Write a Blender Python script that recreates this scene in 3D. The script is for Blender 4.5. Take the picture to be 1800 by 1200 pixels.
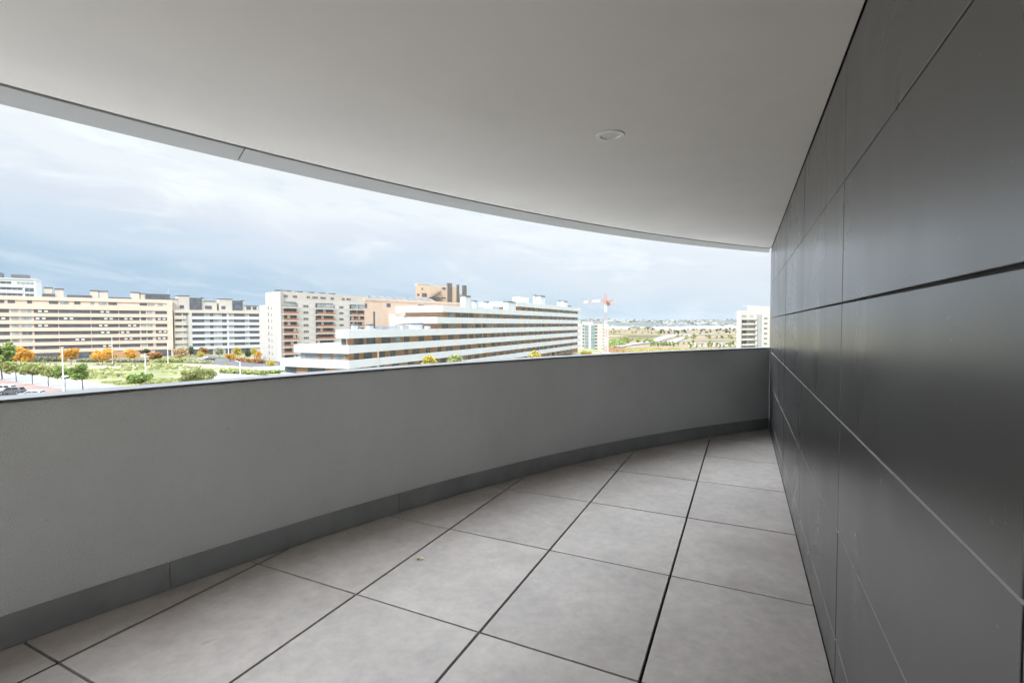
import bpy, math, random
from mathutils import Vector, Matrix
random.seed(7)
R = math.radians
sc = bpy.context.scene
for o in list(bpy.data.objects): bpy.data.objects.remove(o)
col = sc.collection

# ------------------------------------------------------------------ camera
# world: X to the right of the view, Y along the view's heading, Z up; balcony floor at Z = 0
U = 0.75                                   # metres per plan unit of the balcony survey
FPX = 864.78                               # focal length in pixels of the 1800-pixel-wide photograph
YAW, PITCH, ROLL = -0.4383, -0.0347, -0.0028
CAMP = (0.4727, -0.0823, 1.9157)           # camera in balcony plan units
CH = CAMP[2] * U
GZ = CH - 15.0                             # street level
def cam_axes():
    f = Vector((0, math.cos(PITCH), math.sin(PITCH))); r = Vector((1, 0, 0)); u = r.cross(f)
    c, s = math.cos(ROLL), math.sin(ROLL)
    return c * r + s * u, -s * r + c * u, f
CR, CU, CF = cam_axes()
cam = bpy.data.objects.new('camera', bpy.data.cameras.new('camera')); col.objects.link(cam)
m = Matrix((CR, CU, -CF)).transposed().to_4x4(); m.translation = (0, 0, CH)
cam.matrix_world = m
cam.data.sensor_width = 36; cam.data.lens = 36 * FPX / 1800
cam.data.clip_start = 0.05; cam.data.clip_end = 30000
sc.camera = cam

# ------------------------------------------------------------------ sky, sun, exposure
SUN_EL, SUN_AZ = R(38), R(186)             # azimuth clockwise from the view heading: behind, slightly to the left
sun = bpy.data.objects.new('sun', bpy.data.lights.new('sun', 'SUN')); col.objects.link(sun)
sun.data.energy = 2.0; sun.data.angle = R(10); sun.data.color = (1, .95, .87)
sd = Vector((math.sin(SUN_AZ) * math.cos(SUN_EL), math.cos(SUN_AZ) * math.cos(SUN_EL), math.sin(SUN_EL)))
sun.rotation_euler = sd.to_track_quat('Z', 'Y').to_euler()
sun.location = (0, -20, 60)
wd = bpy.data.worlds.new('World'); sc.world = wd; wd.use_nodes = True
SKY_FILL = 9.0
def build_sky():
    nt = wd.node_tree; nt.nodes.clear(); N = nt.nodes.new; L = nt.links.new
    tc = N('ShaderNodeTexCoord'); sep = N('ShaderNodeSeparateXYZ'); L(tc.outputs['Generated'], sep.inputs[0])
    def math_(op, a, b=None, c=None, clamp=False):
        n = N('ShaderNodeMath'); n.operation = op; n.use_clamp = clamp
        for i, v in enumerate((a, b, c)):
            if v is None: continue
            if isinstance(v, (int, float)): n.inputs[i].default_value = v
            else: L(v, n.inputs[i])
        return n.outputs[0]
    def maprange(v, a, b, c, d, smooth=True):
        n = N('ShaderNodeMapRange'); n.interpolation_type = 'SMOOTHSTEP' if smooth else 'LINEAR'
        L(v, n.inputs['Value'])
        for k, x in zip(('From Min', 'From Max', 'To Min', 'To Max'), (a, b, c, d)): n.inputs[k].default_value = x
        return n.outputs['Result']
    def mix(f, a, b):
        n = N('ShaderNodeMix'); n.data_type = 'RGBA'
        if isinstance(f, (int, float)): n.inputs[0].default_value = f
        else: L(f, n.inputs[0])
        for s, v in ((6, a), (7, b)):
            if isinstance(v, tuple): n.inputs[s].default_value = (*v, 1)
            else: L(v, n.inputs[s])
        return n.outputs[2]
    x, y, z = sep.outputs
    zc = math_('MAXIMUM', z, 0.0)
    az = math_('ARCTAN2', x, y); el = math_('ARCSINE', zc)
    # tilted height above the main cloud bank, in radians
    v0 = math_('SUBTRACT', math_('MULTIPLY_ADD', az, .10, el), .124)
    comb = N('ShaderNodeCombineXYZ'); L(az, comb.inputs[0]); L(v0, comb.inputs[1])
    def noise(scale, stretch, detail, rough, dist, off):
        mp = N('ShaderNodeMapping'); mp.inputs['Scale'].default_value = (1, stretch, 1); mp.inputs['Location'].default_value = (off, off * .7, off * 1.3)
        L(comb.outputs[0], mp.inputs[0])
        n = N('ShaderNodeTexNoise'); L(mp.outputs[0], n.inputs['Vector'])
        n.inputs['Scale'].default_value = scale; n.inputs['Detail'].default_value = detail
        n.inputs['Roughness'].default_value = rough; n.inputs['Distortion'].default_value = dist
        return n.outputs[0]
    n1 = noise(3.2, 3.0, 7, .58, .4, 3.1)
    n2 = noise(5.5, 3.2, 7, .6, .5, 9.7)
    n3 = noise(9.0, 5.5, 6, .6, .3, 1.3)
    v = math_('MULTIPLY_ADD', math_('SUBTRACT', n1, .5), .13, v0)
    rp = N('ShaderNodeValToRGB'); L(maprange(v, -.20, .40, 0, 1, False), rp.inputs[0])
    els = [(-.16, (.36, .515, .69)), (-.10, (.40, .545, .70)), (-.055, (.56, .67, .79)), (-.02, (.655, .73, .82)), (.010, (.715, .765, .84)), (.030, (.75, .80, .86)),
           (.055, (.84, .885, .905)), (.13, (.84, .89, .91)), (.18, (.76, .83, .89)), (.24, (.70, .79, .90)), (.32, (.80, .86, .92))]
    e_ = rp.color_ramp.elements
    while len(e_) > 1: e_.remove(e_[-1])
    for q, (p_, c_) in enumerate(els):
        t_ = (p_ + .20) / .60
        if q == 0: e_[0].position = t_; e_[0].color = (*c_, 1)
        else: e_.new(t_).color = (*c_, 1)
    nish = N('ShaderNodeTexSky'); nish.sky_type = 'NISHITA'; nish.sun_disc = False
    nish.sun_elevation = SUN_EL; nish.sun_rotation = SUN_AZ
    ns = N('ShaderNodeVectorMath'); ns.operation = 'SCALE'; L(nish.outputs[0], ns.inputs[0]); ns.inputs['Scale'].default_value = 0.10
    base = mix(0.12, rp.outputs[0], ns.outputs[0])
    c1 = mix(math_('MULTIPLY', maprange(n2, .50, .72, 0, .62), maprange(v, -.06, .02, .45, 1)), base, (.875, .93, .95))          # white wisps
    c2 = mix(maprange(n3, .52, .72, 0, .50), c1, (.60, .70, .82))            # blue gaps
    c3 = mix(math_('MULTIPLY', maprange(n2, .40, .28, 0, .5), maprange(el, .05, .12, 0, 1)), c2, (.64, .69, .80))
    # added glow in the unseen upper sky, facing the balcony's open side as fill
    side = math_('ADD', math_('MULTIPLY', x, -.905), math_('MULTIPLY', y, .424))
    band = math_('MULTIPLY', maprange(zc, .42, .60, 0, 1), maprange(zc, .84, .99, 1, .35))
    lift = math_('MULTIPLY_ADD', math_('MULTIPLY', band, maprange(side, -.75, .25, .10, 1)), SKY_FILL, 1.0)
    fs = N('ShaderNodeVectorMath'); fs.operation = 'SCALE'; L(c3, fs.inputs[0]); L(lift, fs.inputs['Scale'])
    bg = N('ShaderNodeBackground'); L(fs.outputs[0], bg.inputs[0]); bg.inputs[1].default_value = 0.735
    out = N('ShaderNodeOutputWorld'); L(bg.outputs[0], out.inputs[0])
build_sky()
sc.view_settings.view_transform = 'Standard'; sc.view_settings.look = 'None'
sc.view_settings.exposure = 0.62; sc.view_settings.gamma = 1
sc.render.engine = 'CYCLES'
cy = sc.cycles
cy.max_bounces = 14; cy.diffuse_bounces = 10; cy.glossy_bounces = 4; cy.transmission_bounces = 4; cy.volume_bounces = 1
cy.use_denoising = True; cy.caustics_reflective = False; cy.caustics_refractive = False
cy.sample_clamp_indirect = 8
wd.cycles.sampling_method = 'MANUAL'; wd.cycles.sample_map_resolution = 512

# ------------------------------------------------------------------ helpers
def tag(o, label=None, cat=None, group=None, kind=None):
    for k, v in (('label', label), ('category', cat), ('group', group), ('kind', kind)):
        if v: o[k] = v
    return o
def thing(name, label, cat, loc=(0, 0, 0), rz=0, group=None):
    o = bpy.data.objects.new(name, None); col.objects.link(o); o.empty_display_size = .2
    o.location = loc; o.rotation_euler = (0, 0, rz)
    return tag(o, label, cat, group)
class MB:
    def __init__(s): s.v = []; s.f = []; s.mi = []; s.cur = 0
    def add(s, vs, fs):
        n = len(s.v); s.v += [tuple(p) for p in vs]
        for f in fs: s.f.append([n + i for i in f]); s.mi.append(s.cur)
        return s
    def box(s, x0, x1, y0, y1, z0, z1):
        return s.add([(x0, y0, z0), (x1, y0, z0), (x1, y1, z0), (x0, y1, z0), (x0, y0, z1), (x1, y0, z1), (x1, y1, z1), (x0, y1, z1)],
                     [(3, 2, 1, 0), (4, 5, 6, 7), (0, 1, 5, 4), (1, 2, 6, 5), (2, 3, 7, 6), (3, 0, 4, 7)])
    def prism(s, poly, z0, z1, top=True, bottom=True):
        n = len(poly); a = sum(poly[i][0] * poly[(i + 1) % n][1] - poly[(i + 1) % n][0] * poly[i][1] for i in range(n))
        if a < 0: poly = poly[::-1]
        vs = [(p[0], p[1], z0) for p in poly] + [(p[0], p[1], z1) for p in poly]
        fs = [(i, (i + 1) % n, n + (i + 1) % n, n + i) for i in range(n)]
        if top: fs.append(tuple(range(n, 2 * n)))
        if bottom: fs.append(tuple(range(n - 1, -1, -1)))
        return s.add(vs, fs)
    def bar(s, a, b, w, h=None):
        a = Vector(a); b = Vector(b); d = (b - a).normalized(); h = h or w
        up = Vector((0, 0, 1)) if abs(d.z) < .9 else Vector((1, 0, 0))
        r = d.cross(up).normalized(); u = r.cross(d).normalized()
        vs = [p + r * i * w / 2 + u * j * h / 2 for p in (a, b) for i, j in ((-1, -1), (1, -1), (1, 1), (-1, 1))]
        return s.add(vs, [(0, 1, 5, 4), (1, 2, 6, 5), (2, 3, 7, 6), (3, 0, 4, 7), (3, 2, 1, 0), (4, 5, 6, 7)])
    def tube(s, a, b, r0, r1=None, n=8, cap=True):
        a = Vector(a); b = Vector(b); r1 = r0 if r1 is None else r1
        d = (b - a).normalized(); up = Vector((0, 0, 1)) if abs(d.z) < .9 else Vector((1, 0, 0))
        r = d.cross(up).normalized(); u = r.cross(d).normalized()
        vs = []
        for p, q in ((a, r0), (b, r1)):
            for i in range(n):
                t = 2 * math.pi * i / n; vs.append(p + r * math.cos(t) * q + u * math.sin(t) * q)
        fs = [(i, (i + 1) % n, n + (i + 1) % n, n + i) for i in range(n)]
        if cap: fs += [tuple(range(n - 1, -1, -1)), tuple(range(n, 2 * n))]
        return s.add(vs, fs)
    def lathe(s, c, prof, n=24):
        k = len(prof); vs = []
        for r, z in prof:
            for i in range(n):
                t = 2 * math.pi * i / n; vs.append((c[0] + r * math.cos(t), c[1] + r * math.sin(t), c[2] + z))
        fs = [(j * n + i, j * n + (i + 1) % n, (j + 1) * n + (i + 1) % n, (j + 1) * n + i) for j in range(k - 1) for i in range(n)]
        return s.add(vs, fs)
    def build(s, name, mats, parent=None, smooth=False, bevel=0, autosmooth=False):
        me = bpy.data.meshes.new(name); me.from_pydata(s.v, [], s.f)
        mats = mats if isinstance(mats, (list, tuple)) else [mats]
        for mm in mats: me.materials.append(mm)
        if len(mats) > 1: me.polygons.foreach_set('material_index', s.mi)
        if smooth: me.polygons.foreach_set('use_smooth', [True] * len(me.polygons))
        me.update()
        o = bpy.data.objects.new(name, me); col.objects.link(o)
        if parent: o.parent = parent
        if bevel:
            md = o.modifiers.new('bevel', 'BEVEL'); md.width = bevel; md.segments = 2; md.limit_method = 'ANGLE'; md.angle_limit = R(40)
        return o
def kids(o): return [c for c in KID.get(o.name, [])]
def copy_tree(o, parent=None):
    c = o.copy(); col.objects.link(c)
    if parent: c.parent = parent
    for ch in list(o.children): copy_tree(ch, c)
    return c

def mat(name, c, rough=.7, var=.12, scale=3.0, bump=0, bscale=40, metal=0, spec=.5, stretch=None, coords='Object', detail=4):
    mm = bpy.data.materials.new(name); mm.use_nodes = True
    nt = mm.node_tree; N = nt.nodes.new; L = nt.links.new
    b = nt.nodes['Principled BSDF']; b.inputs['Roughness'].default_value = rough; b.inputs['Metallic'].default_value = metal
    b.inputs['Specular IOR Level'].default_value = spec
    tc = N('ShaderNodeTexCoord'); mp = N('ShaderNodeMapping'); L(tc.outputs[coords], mp.inputs[0])
    if stretch: mp.inputs['Scale'].default_value = stretch
    n = N('ShaderNodeTexNoise'); n.inputs['Scale'].default_value = scale; n.inputs['Detail'].default_value = detail; L(mp.outputs[0], n.inputs['Vector'])
    r = N('ShaderNodeValToRGB'); L(n.outputs[0], r.inputs[0])
    r.color_ramp.elements[0].position = .3; r.color_ramp.elements[1].position = .7
    r.color_ramp.elements[0].color = (*[max(0, v * (1 - var)) for v in c], 1); r.color_ramp.elements[1].color = (*[min(1, v * (1 + var)) for v in c], 1)
    L(r.outputs[0], b.inputs['Base Color'])
    if bump:
        n2 = N('ShaderNodeTexNoise'); n2.inputs['Scale'].default_value = bscale; n2.inputs['Detail'].default_value = 3; L(tc.outputs[coords], n2.inputs['Vector'])
        bp = N('ShaderNodeBump'); bp.inputs['Strength'].default_value = bump; bp.inputs['Distance'].default_value = .01; L(n2.outputs[0], bp.inputs['Height'])
        L(bp.outputs[0], b.inputs['Normal'])
    return mm

# pixel of the photograph -> direction, ground point, point at a depth
def ray(px, py): return CR * ((px - 900) / FPX) - CU * ((py - 600) / FPX) + CF
def G(px, py, z=None):
    z = GZ if z is None else z
    d = ray(px, py); t = (z - CH) / d.z
    return (d.x * t, d.y * t)
def W(px, py, D):
    d = ray(px, py); t = D / d.y
    return Vector((d.x * t, D, CH + d.z * t))
def PD(px, D):
    p = W(px, 575, D); return (p.x, p.y)
# balcony plan units -> world
cyw, syw = math.cos(YAW), math.sin(YAW)
def B(x, y, z=0):
    a, b = x - CAMP[0], y - CAMP[1]
    return ((a * cyw - b * syw) * U, (a * syw + b * cyw) * U, z * U)
def B2(x, y): return B(x, y)[:2]

# ------------------------------------------------------------------ balcony
M_tile = mat('floor_tile', (.425, .382, .350), .55, .10, 2.2, .06, 300)
M_sub = mat('floor_gap', (.008, .008, .008), .9, .2)
M_plaster = mat('parapet_plaster', (.80, .82, .825), .9, .05, 1.6, 1.0, 170, stretch=(1, 1, .5))
M_skirt = mat('skirting', (.30, .32, .315), .5, .12, 5, .05, 200)
M_cap = mat('coping_metal', (.14, .142, .142), .42, .06, 3, metal=.2)
M_ceil = mat('ceiling_paint', (.86, .82, .77), .9, .025, 1.1, .12, 300)
M_band = mat('edge_band', (.42, .415, .40), .6, .02, 2)
M_groove = mat('groove', (.02, .02, .02), .8, .1)
M_seal = mat('sealant', (.78, .78, .76), .6, .08, 8)
M_white = mat('white_plastic', (.82, .81, .79), .45, .02)
def stain_floor(mm):
    nt = mm.node_tree; N = nt.nodes.new; L = nt.links.new
    b = nt.nodes['Principled BSDF']; src = b.inputs['Base Color'].links[0].from_socket
    geo = N('ShaderNodeNewGeometry'); tc = N('ShaderNodeTexCoord')
    mr = N('ShaderNodeMapRange'); L(geo.outputs['Random Per Island'], mr.inputs['Value']); mr.inputs['To Min'].default_value = .93; mr.inputs['To Max'].default_value = 1.05
    off = N('ShaderNodeVectorMath'); off.operation = 'MULTIPLY_ADD'; cb = N('ShaderNodeCombineXYZ')
    for q in range(3): L(geo.outputs['Random Per Island'], cb.inputs[q])
    L(cb.outputs[0], off.inputs[0]); off.inputs[1].default_value = (37, 53, 11); L(tc.outputs['Object'], off.inputs[2])
    sc1 = N('ShaderNodeVectorMath'); sc1.operation = 'SCALE'; L(src, sc1.inputs[0]); L(mr.outputs[0], sc1.inputs['Scale'])
    n1 = N('ShaderNodeTexNoise'); n1.inputs['Scale'].default_value = 14; n1.inputs['Detail'].default_value = 8; n1.inputs['Roughness'].default_value = .7; L(off.outputs[0], n1.inputs['Vector'])
    m1 = N('ShaderNodeMapRange'); L(n1.outputs[0], m1.inputs['Value'])
    for k, v in (('From Min', .3), ('From Max', .7), ('To Min', .84), ('To Max', 1.10)): m1.inputs[k].default_value = v
    sc2 = N('ShaderNodeVectorMath'); sc2.operation = 'SCALE'; L(sc1.outputs[0], sc2.inputs[0]); L(m1.outputs[0], sc2.inputs['Scale'])
    # reddish rain stains and grey scuffs
    n2 = N('ShaderNodeTexNoise'); n2.inputs['Scale'].default_value = 1.7; n2.inputs['Detail'].default_value = 5; L(off.outputs[0], n2.inputs['Vector'])
    m2 = N('ShaderNodeMapRange'); L(n2.outputs[0], m2.inputs['Value'])
    for k, v in (('From Min', .56), ('From Max', .74), ('To Min', 0), ('To Max', .55)): m2.inputs[k].default_value = v
    mx = N('ShaderNodeMix'); mx.data_type = 'RGBA'; L(m2.outputs[0], mx.inputs[0]); L(sc2.outputs[0], mx.inputs[6]); mx.inputs[7].default_value = (.285, .23, .21, 1)
    n3 = N('ShaderNodeTexNoise'); n3.inputs['Scale'].default_value = 9; n3.inputs['Detail'].default_value = 2; L(tc.outputs['Object'], n3.inputs['Vector'])
    m3 = N('ShaderNodeMapRange'); L(n3.outputs[0], m3.inputs['Value'])
    for k, v in (('From Min', .72), ('From Max', .80), ('To Min', 0), ('To Max', .5)): m3.inputs[k].default_value = v
    mx2 = N('ShaderNodeMix'); mx2.data_type = 'RGBA'; L(m3.outputs[0], mx2.inputs[0]); L(mx.outputs[2], mx2.inputs[6]); mx2.inputs[7].default_value = (.21, .195, .185, 1)
    L(mx2.outputs[2], b.inputs['Base Color'])
stain_floor(M_tile)
def wall_mat():
    mm = bpy.data.materials.new('graphite_panel'); mm.use_nodes = True
    nt = mm.node_tree; N = nt.nodes.new; L = nt.links.new; b = nt.nodes['Principled BSDF']
    tc = N('ShaderNodeTexCoord'); mp = N('ShaderNodeMapping'); mp.inputs['Scale'].default_value = (1.6, 1.6, .5); L(tc.outputs['Object'], mp.inputs[0])
    n = N('ShaderNodeTexNoise'); n.inputs['Scale'].default_value = 1.7; n.inputs['Detail'].default_value = 2; n.inputs['Distortion'].default_value = .2; L(mp.outputs[0], n.inputs['Vector'])
    mr = N('ShaderNodeMapRange'); L(n.outputs[0], mr.inputs['Value'])
    for k, v in (('From Min', 0), ('From Max', 1), ('To Min', .16), ('To Max', .30)): mr.inputs[k].default_value = v
    n2 = N('ShaderNodeTexNoise'); n2.inputs['Scale'].default_value = 1.3; n2.inputs['Detail'].default_value = 3; n2.inputs['Distortion'].default_value = 1.2; L(tc.outputs['Object'], n2.inputs['Vector'])
    ad = N('ShaderNodeMath'); ad.operation = 'MULTIPLY_ADD'; L(n2.outputs[0], ad.inputs[0]); ad.inputs[1].default_value = .13; L(mr.outputs[0], ad.inputs[2])
    L(ad.outputs[0], b.inputs['Roughness'])
    geo = N('ShaderNodeNewGeometry'); r = N('ShaderNodeMapRange'); L(geo.outputs['Random Per Island'], r.inputs['Value']); r.inputs['To Min'].default_value = .9; r.inputs['To Max'].default_value = 1.1
    sp = N('ShaderNodeTexNoise'); sp.inputs['Scale'].default_value = 55; sp.inputs['Detail'].default_value = 1; L(tc.outputs['Object'], sp.inputs['Vector'])
    sm = N('ShaderNodeMapRange'); L(sp.outputs[0], sm.inputs['Value'])
    for k, v in (('From Min', .77), ('From Max', .80), ('To Min', 0), ('To Max', .35)): sm.inputs[k].default_value = v
    vm = N('ShaderNodeVectorMath'); vm.operation = 'SCALE'; vm.inputs[0].default_value = (.050, .047, .045); L(r.outputs[0], vm.inputs['Scale'])
    mx = N('ShaderNodeMix'); mx.data_type = 'RGBA'; L(sm.outputs[0], mx.inputs[0]); L(vm.outputs[0], mx.inputs[6]); mx.inputs[7].default_value = (.3, .3, .3, 1)
    L(mx.outputs[2], b.inputs['Base Color']); b.inputs['Specular IOR Level'].default_value = 1.0; b.inputs['IOR'].default_value = 1.8
    return mm
def weather(mm, col_, stretch, scale, lo, hi, amt, detail=4):
    nt = mm.node_tree; N = nt.nodes.new; L = nt.links.new; b = nt.nodes['Principled BSDF']; src = b.inputs['Base Color'].links[0].from_socket
    tc = N('ShaderNodeTexCoord'); mp = N('ShaderNodeMapping'); mp.inputs['Scale'].default_value = stretch; L(tc.outputs['Object'], mp.inputs[0])
    n = N('ShaderNodeTexNoise'); n.inputs['Scale'].default_value = scale; n.inputs['Detail'].default_value = detail; n.inputs['Roughness'].default_value = .65; L(mp.outputs[0], n.inputs['Vector'])
    mr = N('ShaderNodeMapRange'); L(n.outputs[0], mr.inputs['Value'])
    for k, v in (('From Min', lo), ('From Max', hi), ('To Min', 0), ('To Max', amt)): mr.inputs[k].default_value = v
    mx = N('ShaderNodeMix'); mx.data_type = 'RGBA'; L(mr.outputs[0], mx.inputs[0]); L(src, mx.inputs[6]); mx.inputs[7].default_value = (*col_, 1); L(mx.outputs[2], b.inputs['Base Color'])
weather(M_plaster, (.73, .735, .735), (1, 1, 1), 2.3, .50, .75, .5, 6)
weather(M_plaster, (.40, .40, .39), (1, 1, 1), 26, .73, .80, .5, 2)
weather(M_skirt, (.52, .52, .51), (1, 1, 6), 4.2, .66, .76, .5, 7)
weather(M_skirt, (.20, .205, .205), (1, 1, 1), 3.0, .50, .75, .6, 5)
weather(M_ceil, (.78, .745, .70), (1, 1, 1), .9, .50, .75, .6, 5)
M_panel = wall_mat()
M_lit_edge = mat('lit_panel_edge', (.46, .455, .45), .7, .06, 20)  # paler than the panels: light on their top edges painted in
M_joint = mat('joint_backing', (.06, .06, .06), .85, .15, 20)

PC, PR = (15.6304, -2.8967), 19.5336      # parapet's inner face: circle in plan units
CIC, CIR = (17.991, -3.5735), 21.904      # ceiling edge, inner side of the groove
COC, COR = (17.025, -3.036), 21.230       # ceiling edge, outer side
YB, YE, XW = -5.6, 10.389, 0.9363
def arc(c, r, y): return (c[0] - math.sqrt(r * r - (y - c[1]) ** 2), y)
def radial(c, r, a): return (c[0] + r * math.cos(a), c[1] + r * math.sin(a))
def ang_at_y(c, r, y): return math.pi - math.asin((y - c[1]) / r)

# floor tiles, clipped to the disc of the parapet
def clip(poly, nx, ny, d):
    out = []
    for i in range(len(poly)):
        p, q = poly[i], poly[(i + 1) % len(poly)]
        a, b = p[0] * nx + p[1] * ny - d, q[0] * nx + q[1] * ny - d
        if a <= 0: out.append(p)
        if a * b < 0:
            t = a / (a - b); out.append((p[0] + (q[0] - p[0]) * t, p[1] + (q[1] - p[1]) * t))
    return out
XS = [-4.07, -3.033, -1.995, -.992, -.004, .985]
YS = [-6.25, -5.0, -3.75, -2.5, -1.25, 0.0, 1.262, 2.537, 3.768, 5.008, 6.262, 7.512, 8.795, 10.05, 11.3]
mb = MB()
for i in range(len(XS) - 1):
    for j in range(len(YS) - 1):
        gx, gy = .0085, .0072
        if random.random() < .5: gx += .0015
        x0, x1 = XS[i] + gx, XS[i + 1] - gx
        tl = -.012
        pl = [(x0, YS[j] + tl * x0 + gy), (x1, YS[j] + tl * x1 + gy), (x1, YS[j + 1] + tl * x1 - gy), (x0, YS[j + 1] + tl * x0 - gy)]
        pl = clip(pl, 1, 0, XW - .004)
        pl = clip(pl, 0, -1, -YB); pl = clip(pl, 0, 1, YE)
        for k in range(60):
            a = R(90) + R(110) * k / 59; n_ = (math.cos(a), math.sin(a))
            if pl: pl = clip(pl, n_[0], n_[1], PC[0] * n_[0] + PC[1] * n_[1] + PR + .03)
        if len(pl) < 3: continue
        dz = random.uniform(-.0008, .0008)
        mb.prism([B2(*p) for p in pl], -.022, dz)
floor = mb.build('floor', M_tile, bevel=.0012); tag(floor, kind='structure')
NA = 72
def ring_poly(c0, r0, ya, yb, n=NA):
    return [radial(c0, r0, ang_at_y(c0, r0, ya) + (ang_at_y(c0, r0, yb) - ang_at_y(c0, r0, ya)) * i / n) for i in range(n + 1)]
sub = MB().prism([B2(*p) for p in ring_poly(PC, PR + .2, YB, YE)] + [B2(XW, YE), B2(XW, YB)], -.35, -.025).build('floor_slab', M_sub, floor)

def sweep(mb, c, prof, ya, yb, n=NA):
    """closed profile of (radius, z in units) swept along an arc"""
    k = len(prof); vs = []
    for i in range(n + 1):
        for r_, z_ in prof:
            a0, a1 = ang_at_y(c, r_, ya), ang_at_y(c, r_, yb)
            p = radial(c, r_, a0 + (a1 - a0) * i / n); vs.append(B(p[0], p[1], z_))
    fs = []
    for i in range(n):
        for j in range(k):
            a, b_ = i * k + j, i * k + (j + 1) % k
            fs.append((a, a + k, b_ + k, b_))
    fs += [tuple(range(k)), tuple(reversed(range(n * k, n * k + k)))]
    return mb.add(vs, fs)
def yend(r): # where an arc of radius r meets the clad wall
    return PC[1] + math.sqrt(r * r - (XW - .002 - PC[0]) ** 2)
PTOP = 1.482
par = thing('parapet_wall', 'curved grey rendered balcony parapet with a metal coping and dark skirting', 'parapet', B(*arc(PC, PR, 4)))
PINV = Matrix.Translation(Vector(par.location)).inverted()
def child(o, parent):  # geometry is in world coordinates: keep it there
    o.parent = parent; o.matrix_parent_inverse = parent_inv(parent); return o
def parent_inv(p):
    return (Matrix.Translation(p.location) @ p.rotation_euler.to_matrix().to_4x4()).inverted()
ye = 10.02
mb = MB(); sweep(mb, PC, [(PR + .012, .0), (PR + .2, -.9), (PR + .2, PTOP - .021), (PR + .012, PTOP - .021)], YB, 10.0)
child(mb.build('wall', M_plaster), par)
mb = MB(); sweep(mb, PC, [(PR + .0, PTOP - .0165), (PR + .222, PTOP - .0165), (PR + .222, PTOP), (PR + .0, PTOP)], YB, 10.08)
child(mb.build('coping', M_cap, bevel=.003), par)
SJ = [YB, -5.35, -3.5, -1.66, .19, 2.04, 3.92, 5.75, 7.40, 8.90, 9.96]
for a, b_ in zip(SJ[:-1], SJ[1:]):
    mb = MB(); sweep(mb, PC, [(PR + random.uniform(-.0015, .0015), .004), (PR + .012, .004), (PR + .012, .2), (PR + .001, .2)], a + .003, b_ - .003, 14)
    child(mb.build('skirting_board', M_skirt, bevel=.0015), par)
yc = yend(PR + .006)
mb = MB()
p0 = (XW - .014, yc - .006)
mb.prism([B2(XW - .014, yc - .016), B2(XW - .0005, yc - .022), B2(XW - .0005, yc + .012), B2(XW - .014, yc + .012)], .2 * U, (PTOP - .03) * U)
child(mb.build('sealant_strip', M_seal), par)

# clad wall: separate panels with open joints
ROWS = [0.004, .2436, .8231, 1.4108, 2.021, 2.6447, 3.285]
SEAM = [YB, -4.5, -2.62, -.76, 1.095, 2.945, 4.80, 6.684, 8.55, YE]
GJ = {0.004: .0, .2436: .0034, .8231: .0036, 1.4108: .0048, 2.021: .0056, 2.6447: .0034, 3.285: .004}
wl = thing('clad_wall', 'dark graphite panelled wall running along the right of the balcony', 'wall', B(XW, 3))
mb = MB(); g = .0052
for a, b_ in zip(SEAM[:-1], SEAM[1:]):
    for z0, z1 in zip(ROWS[:-1], ROWS[1:]):
        e = random.uniform(-.0010, .0010)
        gs = .0070
        mb.prism([B2(XW + e, a + gs), B2(XW + e, b_ - gs), B2(XW + .016, b_ - gs), B2(XW + .016, a + gs)], (z0 + GJ[z0]) * U, (z1 - GJ[z1]) * U)
        mb.mi[-2] = 1
child(mb.build('panel_cladding', [M_panel, M_lit_edge], bevel=.0014), wl)
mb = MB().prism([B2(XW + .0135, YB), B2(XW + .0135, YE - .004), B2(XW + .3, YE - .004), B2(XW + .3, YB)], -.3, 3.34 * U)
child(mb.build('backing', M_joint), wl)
for k, z in enumerate(ROWS[1:4]):      # almost flush pale strips: light caught by the lower joints, put into colour
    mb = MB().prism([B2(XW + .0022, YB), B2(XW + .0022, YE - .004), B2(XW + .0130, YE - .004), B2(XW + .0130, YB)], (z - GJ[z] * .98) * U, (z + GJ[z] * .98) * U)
    child(mb.build('lit_joint_line', M_lit_edge), wl)

# ceiling: painted soffit, groove and edge band
ZC = 3.2974
ce = MB()
ia = [arc(CIC, CIR, YB + (10.19 - YB) * i / NA) for i in range(NA + 1)]
vs = []
for p in ia:
    for z_ in (ZC, ZC + .12):
        for q in range(9):
            vs.append(B(p[0] + (XW - .006 - p[0]) * q / 8, p[1], z_))
fs = []
for i in range(NA):
    for q in range(8):
        a = i * 18 + q; b_ = a + 18
        fs += [(a, b_, b_ + 1, a + 1), (a + 9, a + 10, b_ + 10, b_ + 9)]
    fs += [(i * 18, i * 18 + 9, i * 18 + 27, i * 18 + 18), (i * 18 + 8, i * 18 + 26, i * 18 + 35, i * 18 + 17)]
ce.add(vs, fs)
ceil = ce.build('ceiling', M_ceil); tag(ceil, kind='structure')
def out_arc(y): return arc(COC, COR, y)
def edge_band(ya, yb, n=40):
    inn = []; out = []
    for i in range(n + 1):
        t = i / n
        y = ya + (yb - ya) * t; p = arc(CIC, CIR, y); inn.append((p[0] - .048, p[1]))
        q = out_arc(y + .17 + .43 * max(0, (y - 2.6) / 7.6)); out.append(q)
    mb = MB(); mb.prism([B2(*p) for p in inn] + [B2(*p) for p in reversed(out)], (ZC - .001) * U, (ZC + .3) * U)
    return mb
for a, b_ in ((YB, 2.566), (2.574, 8.88), (8.884, 10.20)):
    edge_band(a, b_).build('ceiling_edge_band', M_band, ceil)
# slab above (closes the groove) and the storeys over it
oa = [out_arc(y) for y in [YB + (10.7 - YB) * i / NA for i in range(NA + 1)]]
MB().prism([B2(p[0] + .12, p[1]) for p in oa] + [B2(XW + .3, 10.4), B2(XW + .3, YB)], (ZC + .13) * U, (ZC + .45) * U).build('ceiling_slab', M_groove, ceil)

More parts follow.
